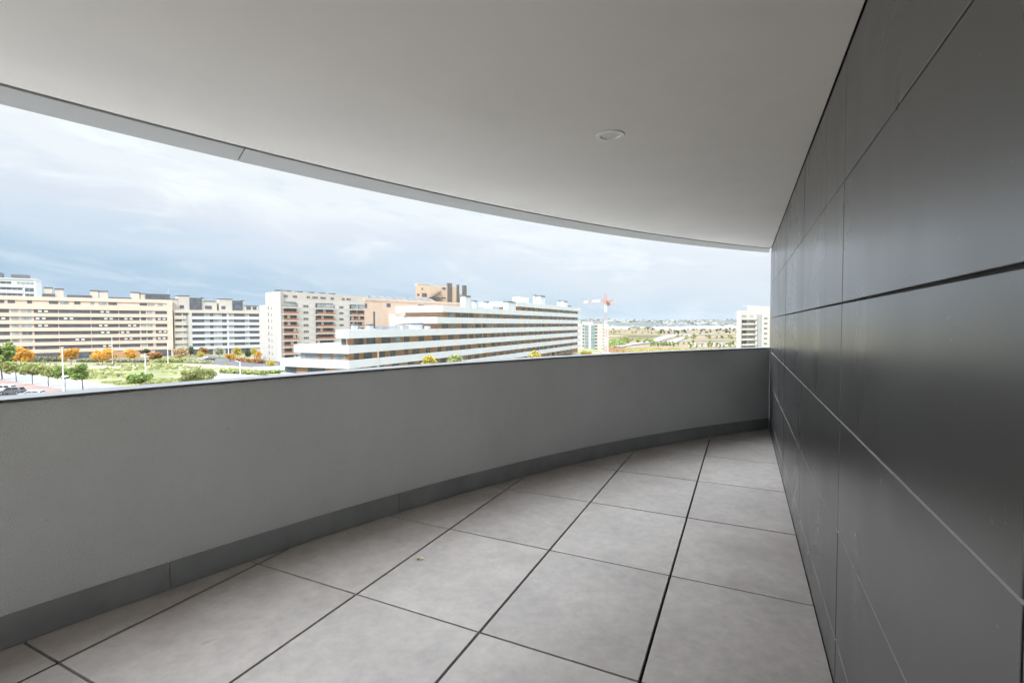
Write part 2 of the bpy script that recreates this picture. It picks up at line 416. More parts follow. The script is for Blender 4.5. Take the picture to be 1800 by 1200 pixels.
# recessed downlight (off)
lt = thing('recessed_light', 'round white recessed downlight flush in the balcony ceiling', 'ceiling light', B(-.422, 3.537, ZC))
child(MB().lathe(B(-.422, 3.537, ZC), [(.0775, -.0005), (.0770, -.0045), (.0745, -.0065), (.056, -.0055), (.0515, -.001), (.050, .012), (.0775, .012)], 48).build('trim_ring', M_white, smooth=False), lt)
child(MB().lathe(B(-.422, 3.537, ZC), [(.0001, .002), (.049, .002), (.050, .010)], 40).build('lens', mat('frosted_lens', (.80, .79, .74), .35, .02)), lt)

# crumpled dry leaf on the tiles
lf = MB(); c = B(-1.897, 3.185)
for k in range(5):
    a = k * 1.3; d1 = Vector((math.cos(a), math.sin(a), 0)) * .016
    lf.add([Vector(c) + Vector((0, 0, .002)), Vector(c) + d1 + Vector((-d1.y * .6, d1.x * .6, .008 + .003 * k)), Vector(c) + d1 * 1.5 + Vector((0, 0, .006)), Vector(c) + d1 + Vector((d1.y * .6, -d1.x * .6, .003))], [(0, 1, 2, 3)])
lf = lf.build('dry_leaf', mat('leaf_litter', (.72, .62, .44), .8, .3, 80)); tag(lf, 'tiny crumpled dry leaf lying on a floor tile', 'leaf')

# the rest of our own block: the storeys above, the rooms behind the clad wall and the balcony's far end behind the camera
M_own = mat('own_render', (.62, .62, .61), .9, .05, .3)
ob = thing('apartment_block', 'grey rendered apartment block that carries the balcony', 'building', B(4, -6))
mb = MB().prism([B2(XW + .32, YB - .3), B2(XW + .32, YE - .01), B2(16, YE - .01), B2(16, YB - .3)], GZ, 16)
child(mb.build('rooms', M_own), ob)
mb = MB().prism([B2(p[0] + .2, p[1]) for p in oa[:-3]] + [B2(XW + .30, 10.2), B2(XW + .30, YB)], (ZC + .46) * U, 16)
child(mb.build('upper_storeys', M_own), ob)
mb = MB().prism([B2(*p) for p in ring_poly(PC, PR + .19, YB, 9.9)] + [B2(XW + .29, 10), B2(XW + .29, YB)], GZ, -.36)
child(mb.build('lower_storeys', M_own), ob)

# ------------------------------------------------------------------ terrain
def sm(v, a, b):
    t = min(1, max(0, (v - a) / (b - a))); return t * t * (3 - 2 * t)
VZ = CH - 28.0                             # the plain beyond lies lower
def hgt(x, y):
    v = max(sm(x, 45, 100), sm(y, 300, 430))
    h = GZ + (VZ - GZ) * v
    if y > 450: h += 1.2 * math.sin(x * .011 + y * .004) * sm(y, 450, 900)
    return h
def ground_mat():
    mm = bpy.data.materials.new('ground_cover'); mm.use_nodes = True
    nt = mm.node_tree; N = nt.nodes.new; L = nt.links.new; b = nt.nodes['Principled BSDF']; b.inputs['Roughness'].default_value = .95; b.inputs['Specular IOR Level'].default_value = .1
    geo = N('ShaderNodeNewGeometry')
    def nz(scale, st, det, rough=.6):
        mp = N('ShaderNodeMapping'); mp.inputs['Scale'].default_value = st; L(geo.outputs['Position'], mp.inputs[0])
        n = N('ShaderNodeTexNoise'); n.inputs['Scale'].default_value = scale; n.inputs['Detail'].default_value = det; n.inputs['Roughness'].default_value = rough
        L(mp.outputs[0], n.inputs['Vector']); return n.outputs[0]
    def ramp(f, els):
        r = N('ShaderNodeValToRGB'); L(f, r.inputs[0]); e = r.color_ramp.elements
        while len(e) > 1: e.remove(e[-1])
        e[0].position, e[0].color = els[0][0], (*els[0][1], 1)
        for p, c_ in els[1:]: e.new(p).color = (*c_, 1)
        return r.outputs[0]
    near = ramp(nz(.055, (1, 1.6, 1), 7), [(.30, (.10, .125, .05)), (.45, (.17, .175, .09)), (.55, (.24, .22, .145)), (.68, (.29, .255, .18))])
    far = ramp(nz(.0052, (1, 2.6, 1), 7, .55), [(.30, (.055, .058, .028)), (.42, (.10, .092, .048)), (.5, (.18, .135, .085)), (.58, (.21, .165, .115)), (.66, (.10, .10, .052)), (.75, (.18, .145, .105))])
    sp = N('ShaderNodeSeparateXYZ'); L(geo.outputs['Position'], sp.inputs[0])
    mr = N('ShaderNodeMapRange'); L(sp.outputs[1], mr.inputs['Value']); mr.inputs['From Min'].default_value = 300; mr.inputs['From Max'].default_value = 480
    mx = N('ShaderNodeMix'); mx.data_type = 'RGBA'; L(mr.outputs[0], mx.inputs[0]); L(near, mx.inputs[6]); L(far, mx.inputs[7])
    L(mx.outputs[2], b.inputs['Base Color'])
    return mm
M_ground = ground_mat()
xs = [-6000, -3000, -1500, -800, -400, -250] + [-180 + 12 * i for i in range(46)] + [400, 500, 650, 900, 1300, 2000, 3500, 7000]
ysg = [-2000, -600, -200, -60] + [12 * i for i in range(42)] + [520, 560, 620, 700, 800, 920, 1060, 1240, 1450, 1700, 2000, 2400, 2900, 3500, 4300, 5400, 7000, 9500]
mb = MB(); nx = len(xs)
mb.add([(x, y, hgt(x, y)) for y in ysg for x in xs], [(j * nx + i, j * nx + i + 1, (j + 1) * nx + i + 1, (j + 1) * nx + i) for j in range(len(ysg) - 1) for i in range(nx - 1)])
tag(mb.build('ground', M_ground, smooth=True), kind='structure')

# far hills with the city on them
M_hill = mat('hill_scrub', (.085, .095, .085), .95, .35, .0022, coords='Object', stretch=(1, 3, 1), detail=6, spec=.1)
def hill_h(x, y):
    t = sm(y, 3000, 6600)
    return CH - 34 + t * (92 + 9 * math.sin(x * .0019 + .8) + 6 * math.sin(x * .0047 + 2 + y * .001) + 3 * math.sin(x * .013)) - 60 * sm(y, 6900, 9000)
mb = MB(); hx = [-4200 + 110 * i for i in range(92)]; hy = [2800 + 160 * i for i in range(40)]
mb.add([(x, y, hill_h(x, y)) for y in hy for x in hx], [(j * 92 + i, j * 92 + i + 1, (j + 1) * 92 + i + 1, (j + 1) * 92 + i) for j in range(39) for i in range(91)])
tag(mb.build('hills', M_hill, smooth=True), kind='structure')

def sheet(name, pts, z, m_, kind='structure', n=1):
    """flat paving: polygon in pixel coordinates laid on the street level"""
    mb = MB(); P = [G(*p) for p in pts]
    mb.prism(P, GZ - .2, GZ + z)
    o = mb.build(name, m_); tag(o, kind=kind); return o
M_asph = mat('asphalt', (.075, .075, .078), .95, .15, .15)
M_road2 = mat('pale_road', (.20, .19, .18), .95, .1, .12)
M_plaza = mat('plaza_paving', (.20, .205, .215), .9, .06, .3)
M_pink = mat('terracotta_paving', (.205, .135, .112), .9, .1, .4)
M_sand = mat('sandy_soil', (.25, .205, .145), .95, .15, .2)
M_concrete = mat('pale_concrete', (.30, .30, .305), .9, .05, .2)
def street(name, x0, x1, y0, y1, z, m_):
    tag(MB().box(x0, x1, y0, y1, GZ - .2, GZ + z).build(name, m_), kind='structure')
street('road', -260, 38, -60, 66, .02, mat('street_surface', (.27, .268, .265), .95, .12, .2))
sheet('road', [(-160, 640), (-160, 760), (330, 760), (225, 700), (125, 692), (60, 689), (0, 680)], .03, M_asph)
sheet('pavement', [(-160, 655), (-160, 690), (0, 681), (60, 690), (125, 694), (150, 690), (30, 671), (0, 667), (-60, 658)], .06, M_pink)
sheet('plaza', [(-160, 645), (-160, 655), (-60, 660), (0, 668), (30, 672), (150, 691), (290, 700), (205, 678), (120, 666), (3, 653), (-60, 646)], .09, M_plaza)
sheet('path', [(378, 651), (376, 668), (400, 690), (520, 690), (462, 659.5)], .06, M_concrete)
sheet('service_road', [(366, 627), (372, 640), (448, 646), (500, 646), (500, 636), (440, 631)], .05, M_asph)
sheet('sandy_strip', [(318, 639), (322, 644), (410, 647), (450, 649), (450, 646), (380, 641)], .04, M_sand)
sheet('forecourt', [(445, 645.5), (440, 651), (470, 653), (500, 652), (500, 643)], .08, M_concrete)

# ------------------------------------------------------------------ facades
class Fac:
    """a facade line from P0 to P1 (world XY): local x along it, local y into the block, local z up from the street"""
    def __init__(s, name, P0, P1, label, cat='building', z=None, group=None):
        s.P0 = Vector((P0[0], P0[1], 0)); d = Vector((P1[0] - P0[0], P1[1] - P0[1], 0)); s.L = d.length; s.d = d.normalized()
        s.z0 = GZ if z is None else z
        s.rz = math.atan2(s.d.y, s.d.x); s.n = Vector((-s.d.y, s.d.x, 0))
        s.root = thing(name, label, cat, (P0[0], P0[1], s.z0), s.rz, group)
    def at(s, px, py=580):
        r = ray(px, py); # t*r - P0 perpendicular component zero along n
        t = s.P0.dot(s.n) / Vector((r.x, r.y, 0)).dot(s.n)
        p = r * t
        return (p - s.P0).x * s.d.x + (p - s.P0).y * s.d.y, CH + p.z - s.z0
    def s_(s, px): return s.at(px)[0]
    def back(s, px, dep):
        """local x of the back left corner, dep behind the facade, seen at pixel column px"""
        r = ray(px, 580); r2 = Vector((r.x, r.y, 0)); t = (s.P0.dot(s.n) + dep) / r2.dot(s.n)
        return (r2 * t - s.P0).dot(s.d)
    def part(s, name, m_, mb, parent=None): return mb.build(name, m_, parent or s.root)
    def win(s, name, m_, x0, x1, z0, z1, y, d=.06, parent=None, mull=0, fm=None):
        o = MB().box(x0, x1, y - d, y + .05, z0, z1).build(name, m_, parent or s.root)
        if mull and fm:
            f = MB(); n = max(1, round((x1 - x0) / mull)); w = .07
            for i in range(n + 1):
                x = x0 + (x1 - x0 - w) * i / n; f.box(x, x + w, y - d - .03, y - d - .002, z0 + .06, z1 - .06)
            f.box(x0, x1, y - d - .03, y - d - .002, z0, z0 + .06).box(x0, x1, y - d - .03, y - d - .002, z1 - .06, z1)
            f.build('frame', fm, o)
        return o
M_beige = mat('beige_cladding', (.66, .535, .46), .85, .05, .4)
M_beige2 = mat('sand_render', (.55, .50, .445), .85, .05, .4)
M_brick = mat('peach_brick', (.56, .44, .35), .9, .06, .6)
M_cream = mat('cream_render', (.50, .472, .44), .9, .04, .3)
M_grey = mat('warm_grey_render', (.52, .51, .49), .9, .04, .3)
M_greyd = mat('grey_panel', (.34, .35, .36), .8, .08, .4)
M_wht = mat('white_render', (.55, .58, .62), .8, .03, .3)
M_wood = mat('wood_cladding', (.47, .29, .17), .75, .18, 1.2, stretch=(1, 1, 6))
M_dark = mat('dark_panel', (.105, .115, .135), .35, .25, .5)
M_glass = mat('window_glass', (.10, .115, .14), .12, .35, .45)
M_glass2 = mat('pale_glazing', (.30, .33, .35), .2, .35, .5)
M_teal = mat('green_glazing', (.22, .32, .32), .2, .25, .5)
M_frame = mat('window_frame', (.55, .55, .55), .6, .05)
M_blind = mat('roller_blind', (.72, .71, .69), .8, .05)
M_rust = mat('brown_railing', (.36, .17, .11), .7, .2, 2)
M_roofd = mat('roof_felt', (.12, .125, .135), .7, .15, .3)
M_solar = mat('solar_cell', (.055, .07, .085), .6, .15, .4)
M_red = mat('crane_red', (.46, .24, .21), .6, .1, .5)
M_cwhite = mat('crane_white', (.80, .78, .76), .6, .05, .5)

# --- long beige block, left
f = Fac('apartment_building', PD(-70, 192), PD(304, 238), 'long beige apartment block with dark horizontal strip windows on the left')
L_ = f.L
f.part('wall', M_beige, MB().box(0, L_, .55, 15, 0, 26.0))
f.part('roof_parapet', M_beige, MB().box(-.2, L_ + .2, .1, .55, 25.6, 27.2).box(-.2, .25, .55, 15, 26, 27.2).box(L_ - .25, L_ + .2, .55, 15, 26, 27.2))
f.part('end_pier', M_beige, MB().box(L_ - 2.2, L_ - .01, .02, .54, 0, 25.58))
floors = [5.0 + 3.06 * k for k in range(6)]
for zb in [1.6] + floors:
    top = zb; bot = zb - 1.52 if zb > 2 else 0
    f.part('balcony_band', M_beige, MB().box(0, L_ - 2.21, .03, .54, bot, top))
f.part('balcony_band', M_beige, MB().box(0, L_ - 2.21, .03, .54, floors[-1] + 1.58, 24.0))
S = f.s_
segs = [(-68, -20, 'd'), (-19, 17, 'd'), (20, 34, 'b'), (35, 37.5, 'p'), (38.5, 57, 'b'), (60, 103, 'd'), (104, 160, 'D'), (161, 209, 'D'), (210, 246, 'd'), (248, 258, 'b'), (259, 269, 'b'), (270, 273.5, 'p'), (274.5, 297.5, 'd')]
for k, zb in enumerate(floors):
    for a, b_, t in segs:
        x0, x1 = S(a) + .05, S(b_) - .05
        if t == 'p':
            f.part('pier', M_beige2, MB().box(x0, x1, .2, .54, zb, zb + 1.55))
        elif t == 'b':
            f.win('window', M_glass2 if random.random() < .6 else M_glass, x0, x1, zb, zb + 1.5, .5, mull=1.6, fm=M_frame)
        else:
            lo = zb - (.28 if t == 'D' else 0)
            o = f.win('window', M_dark, x0, x1, zb, zb + 1.5, .5, d=.05 if t == 'd' else .08)
            if random.random() < .55:
                x = random.uniform(x0 + .5, max(x0 + .6, x1 - 4))
                for q in range(2): MB().box(x + q * 1.9, x + q * 1.9 + 1.1, .36, .41, zb + .45, zb + 1.2).build('roller_blind', M_blind, o)
for a, b_ in ((-60, -48), (-30, -18), (-4, 9), (15, 28), (49, 58), (87.5, 104), (107, 123), (132, 143), (160, 167), (175, 189), (192, 207), (247, 260), (262, 273), (279, 287)):
    f.win('window', M_dark if random.random() < .7 else M_glass2, S(a), S(b_), 24.25, 25.5, .5)
for a, b_, n_ in ((-60, 20, 'd'), (57, 105, 'd'), (120, 160, 'g'), (198, 245, 'w'), (272, 300, 'g')):
    f.win('ground_floor_opening', {'d': M_dark, 'g': M_glass, 'w': M_wood}[n_], S(a), S(b_), .3, 3.2, .02, d=.04)
for a, b_, h in ((80, 94, 31.0), (99, 113.5, 30.6), (162, 175, 30.4), (177, 192, 30.2), (234, 248, 30.2), (250, 258, 29.8)):
    x0, x1 = S(a) , S(b_)
    o = f.part('stair_head', M_beige2, MB().box(x0, x1, 3, 7, 26.0, h))
    MB().box(x0 - .2, x1 + .2, 2.8, 7.2, h, h + .45).build('roof_cap', M_roofd, o)
f.part('roof_screen', M_roofd, MB().box(S(120), S(164), 2, 2.4, 26, 28.4))
f.part('roof_screen', M_roofd, MB().box(S(76), S(99), 2, 2.3, 26, 28.6))
f.part('roof_screen', M_roofd, MB().box(S(193), S(234), 2, 2.3, 26, 27.9))
f.part('roof_screen', M_dark, MB().box(S(258), S(302), 2.5, 5, 26, 30.0))
f.part('antenna', M_frame, MB().tube((S(300), 4, 26), (S(300), 4, 33), .06).tube((S(297), 4, 26), (S(297), 4, 31.5), .05))

# --- white tower far left
f = Fac('tower_block', PD(-60, 300), PD(66, 318), 'white tower block with grey window bands rising behind the beige block')
L_ = f.L; S = f.s_
zt = f.at(60, 492)[1]
f.part('wall', M_wht, MB().box(0, L_, .4, 16, 0, zt))
st = (f.at(30, 505)[1] - f.at(30, 517)[1])
for k in range(9):
    z1 = zt - 1.4 - k * 3.7
    f.win('window', M_glass, S(-55), S(23 if k == 0 else 42), z1 - 1.7, z1, .38, mull=2.4, fm=M_frame)
    f.win('window', M_glass if k else M_glass2, S(32 if k == 0 else 46), S(62), z1 - (2.6 if k else 1.7), z1, .38, mull=2.0, fm=M_frame)
    f.part('balcony_band', M_wht, MB().box(0, S(43), .05, .39, z1 - 3.6, z1 - 1.72))
f.part('end_pier', M_wht, MB().box(S(63), L_, .05, .39, 0, zt - .6))
f.part('roof_canopy', M_wht, MB().box(-.3, L_ + .2, -.2, 16.2, zt, zt + .7))
f.part('penthouse', M_roofd, MB().box(S(20), S(50), 4, 10, zt + .7, zt + 3.4))
f.part('penthouse', M_roofd, MB().box(S(-40), S(3), 4, 10, zt + .7, zt + 4.2))

# --- grey and white banded block in the middle left
f = Fac('apartment_building', PD(306, 239), PD(470, 267), 'white banded apartment block with a beige stair end and dark roof boxes')
L_ = f.L; S = f.s_
xa, xb = S(333), S(338)
TOPZ = 22.6
f.part('wall', M_grey, MB().box(0, L_, .6, 15, 0, TOPZ - .3))
f.part('roof_parapet', M_beige2, MB().box(-.1, L_, .0, .6, TOPZ - 1.5, TOPZ))
f.part('pier', M_grey, MB().box(xa, xb, .0, .6, 0, TOPZ - 1.5))
fl = [4.45 + 3.0 * k for k in range(6)]
for k, zb in enumerate(fl):
    f.part('balcony_band', M_wht, MB().box(xb, L_, .05, .59, zb - 1.5, zb))
    f.part('balcony_band', M_beige2, MB().box(.0, xa - 1.2, .05, .59, zb - 1.5, zb + .25))
    for a, b_ in ((309, 320), (323, 331)):
        f.win('window', M_glass2 if random.random() < .4 else M_dark, S(a), S(b_), zb + .25, zb + 1.5, .55)
    for a, b_, mm in ((338.5, 360, M_dark), (360.3, 369, M_glass2), (369.5, 376, M_dark), (376.5, 390, M_glass2), (391, 399, M_dark), (403, 411, M_glass2), (412, 431, M_dark), (431.5, 438, M_glass2), (439, 456, M_dark)):
        f.win('window', mm, S(a), S(b_), zb, zb + 1.48, .55, mull=2.2 if mm is M_glass2 else 0, fm=M_frame)
    f.part('pier', M_wht, MB().box(S(399.5), S(402.5), .2, .54, zb, zb + 1.48))
for a, b_ in ((340, 358), (366, 374), (396, 406), (412, 440)):
    f.win('ground_floor_opening', M_dark, S(a), S(b_), .3, 2.8, .55)
for a, b_, z1, mm in ((315.5, 336, 29.4, M_cream), (357.2, 361, 28.6, M_cream), (361.3, 384, 27.0, M_cream), (388, 411.5, 28.4, M_cream), (429.3, 432, 27.8, M_cream), (432.3, 456, 25.2, M_cream), (304, 315, 27.6, M_beige2)):
    x0, x1 = S(a), S(b_)
    o = f.part('penthouse', mm, MB().box(x0, x1, 2.5, 11, TOPZ - .3, z1))
    MB().box(x0 - .15, x1 + .15, 2.3, 11.2, z1, z1 + .35).build('roof_cap', M_roofd, o)
f.part('dark_roof_box', M_dark, MB().box(S(336.3), S(357), 2.0, 11, TOPZ - .3, 28.7))
f.part('dark_roof_box', M_glass, MB().box(S(411.8), S(429), 2.0, 11, TOPZ - .3, 27.9))
for a, b_ in ((363, 375), (392, 399), (436, 444), (447, 454), (318, 326)):
    f.win('window', M_glass, S(a), S(b_), 23.2, 24.9, 2.46)

# --- white block with brown balconies
C0 = PD(494, 200); CL = PD(456.5, 214); CRr = PD(650, 240)
f = Fac('apartment_building', C0, CRr, 'tall off white apartment block with stacked brown balcony railings')
L_ = f.L; S = f.s_
H1 = f.at(494, 511.5)[1]; HS = H1 - 3.3
d = Vector((CL[0] - C0[0], CL[1] - C0[1], 0)); gl = d.dot(f.n); gx = d.dot(f.d)
sk = gx / gl      # the gable is not quite square to the front
W_ = gl
def foot(y0, y1, x0, x1): return [(x0 + sk * y0 * (1 if x0 == 0 else 1), y0), (x1, y0), (x1, y1), (x0 + sk * y1, y1)]
yg = W_ * .70
f.part('wall', M_grey, MB().prism([(.02, .5), (L_, .5), (L_, yg), (sk * yg + .3, yg)], 0, HS))
f.part('penthouse', M_cream, MB().prism([(1.2, .9), (L_, .9), (L_, yg), (sk * yg, yg)], HS, H1))
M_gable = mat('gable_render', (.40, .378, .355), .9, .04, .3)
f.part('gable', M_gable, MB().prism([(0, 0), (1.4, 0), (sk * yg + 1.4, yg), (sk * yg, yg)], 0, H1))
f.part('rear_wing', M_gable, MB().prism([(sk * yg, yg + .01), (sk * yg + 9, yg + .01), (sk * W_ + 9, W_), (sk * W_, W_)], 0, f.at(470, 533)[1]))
st = 2.72
zr = f.at(497, 551.0)[1]            # foot of the second balcony railing from the top
lev = [zr + st * (1 - k) for k in range(9)]
bays = [(496.8, 523.5), (556, 588), (616, 628.5), (629.5, 642)]
for zi, zb in enumerate(lev):
    for bi, (a, b_) in enumerate(bays):
        x0, x1 = S(a), S(b_)
        o = f.part('balcony', M_cream, MB().box(x0, x1, -.9, .49, zb - .55, zb))
        if zi == 0: MB().box(x0 + .1, x1 - .1, -.86, -.80, zb + .02, zb + 1.7).build('glazing', M_glass2, o)
        else:
            rb = MB().box(x0 + .05, x1 - .05, -.86, -.80, zb + .06, zb + .75)
            for q in range(int((x1 - x0) / 1.1)): rb.box(x0 + .1 + q * 1.1, x0 + .16 + q * 1.1, -.84, -.80, zb + .75, zb + 1.0)
            rb.build('railing', M_rust, o)
        MB().box(x0 + .15, x1 - .15, .40, .52, zb + .02, zb + st - .6).build('window', M_glass if (zi + bi) % 3 else M_dark, o)
        if random.random() < .8 and zi:
            xx = random.uniform(x0 + .3, x1 - 1.6); MB().box(xx, xx + 1.3, .33, .38, zb + .05, zb + 2.0).build('roller_blind', M_blind, o)
for zb in lev[:8]:
    for a, b_, mm in ((524.5, 532, M_greyd), (535, 544, M_dark), (547, 554, M_greyd), (590, 596.5, M_greyd), (598, 605.5, M_dark), (608, 614.5, M_greyd)):
        f.win('window', M_glass if mm is M_dark else M_frame, S(a), S(b_), zb + (.1 if mm is M_dark else -.2), zb + (1.2 if mm is M_dark else 1.6), .48, d=.04, mull=.9, fm=M_frame if mm is M_dark else M_grey)
for a, b_ in ((497.5, 509), (518, 525.5), (542, 548), (552, 562), (566, 576), (584, 590), (604, 609), (612, 620)):
    f.win('window', M_glass, S(a), S(b_), H1 - 2.4, H1 - 1.35, .88, mull=.8, fm=M_frame)
for a in (483, 512, 532, 553, 572, 590): f.part('chimney', M_roofd, MB().box(S(max(a, 497)), S(max(a, 497)) + 2.6, 3, 5, H1, H1 + .7))
nrm = Vector((-1, sk, 0)).normalized()
gd = Vector((sk, 1, 0))
for zb in lev[:9]:
    for t, w, h in ((.78, .55, 1.5), (.58, .4, .95)):
        y = yg * t; p = gd * y
        q = p + gd.normalized() * w
        f.part('window', M_glass, MB().prism([(p.x - .05, p.y), (q.x - .05, q.y), (q.x + .3, q.y), (p.x + .3, p.y)], zb - .9, zb - .9 + h))

# --- white and timber banded block in front
P1 = Vector(PD(612, 97)); P2 = Vector(PD(1021, 245)); P0 = Vector(PD(486, 104.5))
rt = thing('apartment_building', 'long white banded apartment block with timber walls stepping down towards the balcony', 'building', (P1.x, P1.y, GZ))
INV = Matrix.Translation((-P1.x, -P1.y, -GZ))
def lp(p): return (p[0] - P1.x, p[1] - P1.y)
d1 = (P2 - P1).normalized(); n1_ = Vector((-d1.y, d1.x)); d0 = (P0 - P1).normalized(); n0_ = Vector((d0.y, -d0.x))
if n1_.dot(P1) < 0: n1_ = -n1_
if n0_.dot(P1) < 0: n0_ = -n0_
def online(A, dv, px):
    r_ = ray(px, 580); r2 = Vector((r_.x, r_.y)); det = dv.x * -r2.y + r2.x * dv.y
    b_ = -A
    s_ = (b_.x * -r2.y + r2.x * b_.y) / det
    return s_
def meet(A, a, Bp, b_):
    det = a.x * -b_.y + b_.x * a.y; w = Bp - A
    t = (w.x * -b_.y + b_.x * w.y) / det
    return A + a * t
DEP = 15
def footprint(px, ins, endins=0.0):
    """outline of a storey whose left end is seen at pixel column px, inset by ins"""
    E2 = P2 - d1 * endins
    if px < 612:
        s0 = online(P1, d0, px); A = P1 + d0 * (s0 - endins) + n0_ * ins
        Cn = meet(P1 + n0_ * ins, d0, P1 + n1_ * ins, d1)
        A2 = A + n0_ * (DEP - ins)
        C2 = meet(P1 + n0_ * DEP, d0, P1 + n1_ * DEP, d1)
        return [A, Cn, E2 + n1_ * ins, E2 + n1_ * (DEP - ins), C2, A2]
    s0 = online(P1, d1, px); A = P1 + d1 * (s0 + endins) + n1_ * ins
    return [A, E2 + n1_ * ins, E2 + n1_ * (DEP - ins), A + n1_ * (DEP - 2 * ins)]
LEV = [(908, 7.95), (778, 4.95), (768, 1.95), (590, -1.05), (516, -4.05), (492, -7.05), (492, -10.05), (492, -13.05)]
BH = 1.66
for px_, zt in LEV:
    z1 = zt + 15
    out = [lp(p) for p in footprint(px_, 0)]; inn = [lp(p) for p in footprint(px_, .18, .18)]
    if zt > -12:
        mb = MB(); n = len(out)
        a = sum(out[i][0] * out[(i + 1) % n][1] - out[(i + 1) % n][0] * out[i][1] for i in range(n))
        if a < 0: out = out[::-1]; inn = inn[::-1]
        zb = z1 - BH; zs = zb + .4
        vs = [(*p, zb) for p in out] + [(*p, z1) for p in out] + [(*p, z1) for p in inn] + [(*p, zs) for p in inn]
        fs = []
        for i in range(n):
            j = (i + 1) % n
            fs += [(i, j, n + j, n + i), (n + i, n + j, 2 * n + j, 2 * n + i), (2 * n + i, 2 * n + j, 3 * n + j, 3 * n + i)]
        fs += [tuple(range(n - 1, -1, -1)), tuple(range(3 * n, 4 * n))]
        mb.add(vs, fs); mb.build('balcony_band', M_wht, rt)
    w = [lp(p) for p in footprint(px_ + (6 if px_ > 612 else 4), 1.3, 1.0)]
    # the storey below this band
    MB().prism(w, z1 - 3.0 - .9, z1 - BH).build('wall', M_wood if zt > -12 else M_wht, rt)
def bwin(px0, px1, zt, m_, h0=None, small=False):
    """a window in the storey whose upper band has its top at zt"""
    if px1 <= 612: A, dv, nv = P1, d0, n0_
    else: A, dv, nv = P1, d1, n1_
    s0, s1 = online(A + nv * 1.3, dv, px0), online(A + nv * 1.3, dv, px1)
    a = A + dv * s0 + nv * 1.3; b_ = A + dv * s1 + nv * 1.3
    # parallax of the recess: slide so it is seen at the same column
    q = [a - nv * .06, b_ - nv * .06, b_ + nv * .04, a + nv * .04]
    z1 = zt + 15 - BH
    if small: FARW.prism([lp(p) for p in q], z1 - (h0 or 2.1), z1 - .05); return
    return MB().prism([lp(p) for p in q], z1 - (h0 or 2.1), z1 - .05).build('window', m_, rt)
WN = 0; FARW = MB()
for (px_, zt) in LEV[:7]:
    x = px_ + 10 if px_ > 612 else 622
    rnd = random.Random(int(zt * 100))
    while x < 1012:
        k = (700 / max(x, 620)) ** 2
        w = rnd.uniform(7, 17) * max(.42, 1.05 - (x - 620) / 520); gp = rnd.choice((rnd.uniform(4, 9), rnd.uniform(10, 20))) * max(.3, 1.05 - (x - 620) / 500)
        if x + w > 1016: break
        bwin(x, x + w, zt, M_glass if rnd.random() < .7 else (M_glass2 if rnd.random() < .5 else M_dark), small=x > 868); WN += x <= 868
        x += w + gp
tag(FARW.build('window', M_glass, rt), 'the smallest windows at the far end', kind='stuff')
for a, b_, zt, mm in ((600, 608, -1.05, M_dark), (528, 536, -4.05, M_glass2), (537, 560, -4.05, M_greyd), (566, 581, -4.05, M_greyd), (586, 606, -4.05, M_glass2), (500, 520, -7.05, M_dark), (540, 570, -7.05, M_glass)):
    bwin(a, b_, zt, mm)
# solid white stair shafts and roof boxes
def bbox(name, px0, px1, y0, y1, z0, z1, m_, cap=True):
    s0, s1 = online(P1 + n1_ * y0, d1, px0), online(P1 + n1_ * y0, d1, px1)
    q = [P1 + d1 * s0 + n1_ * y0, P1 + d1 * s1 + n1_ * y0, P1 + d1 * s1 + n1_ * y1, P1 + d1 * s0 + n1_ * y1]
    o = MB().prism([lp(p) for p in q], z0 + 15, z1 + 15).build(name, m_, rt)
    if cap:
        q = [P1 + d1 * (s0 - .15) + n1_ * (y0 - .15), P1 + d1 * (s1 + .15) + n1_ * (y0 - .15), P1 + d1 * (s1 + .15) + n1_ * (y1 + .15), P1 + d1 * (s0 - .15) + n1_ * (y1 + .15)]
        MB().prism([lp(p) for p in q], z1 + 15.003, z1 + 15.35).build('roof_cap', M_roofd, o)
bbox('stair_shaft', 818, 827, .1, 1.6, 3.31, 7.9, M_wht)
bbox('chimney', 834, 838, 2, 2.8, 4.0, 6.9, M_wht); bbox('chimney', 855, 859, 2, 2.8, 4.0, 6.9, M_wht)
bbox('roof_box', 866, 878, 3, 4.5, 4.0, 6.0, M_greyd, False)
bbox('stair_shaft', 893, 907, .3, 2, 3.31, 7.5, M_wht)
bbox('roof_box', 914, 930, 6, 9, 7.0, 10.6, M_wht, False)
bbox('chimney', 940, 942.5, 2, 2.7, 7.0, 11.2, M_wht); bbox('stair_shaft', 950, 958, 2, 3.6, 7.0, 11.3, M_wht)
bbox('chimney', 982, 984, 2, 2.7, 7.0, 10.3, M_wht); bbox('stair_shaft', 991, 997.5, 2, 3.6, 7.0, 10.4, M_wht)
bbox('roof_box', 1001, 1004, 2, 3, 7.0, 8.9, M_roofd, False)
for a, b_, h in ((622, 629, -.15), (649, 657, -.2)): bbox('roof_box', a, b_, 4, 4.7, -2.2, h, M_wht)
bbox('roof_box', 722, 743, 4, 5.5, -2.2, .1, M_wht)
bbox('roof_railing', 660, 704, 3, 3.08, -1.2, -.35, M_glass2, False); bbox('roof_box', 707, 719, 4, 5, -2.2, -.1, M_greyd, False)
bbox('downpipe', 664, 665, -.12, -.01, -13, -4.2, M_frame, False)
bbox('plant_box', 752, 757, 2, 3, -2.2, -.4, M_wht, False)

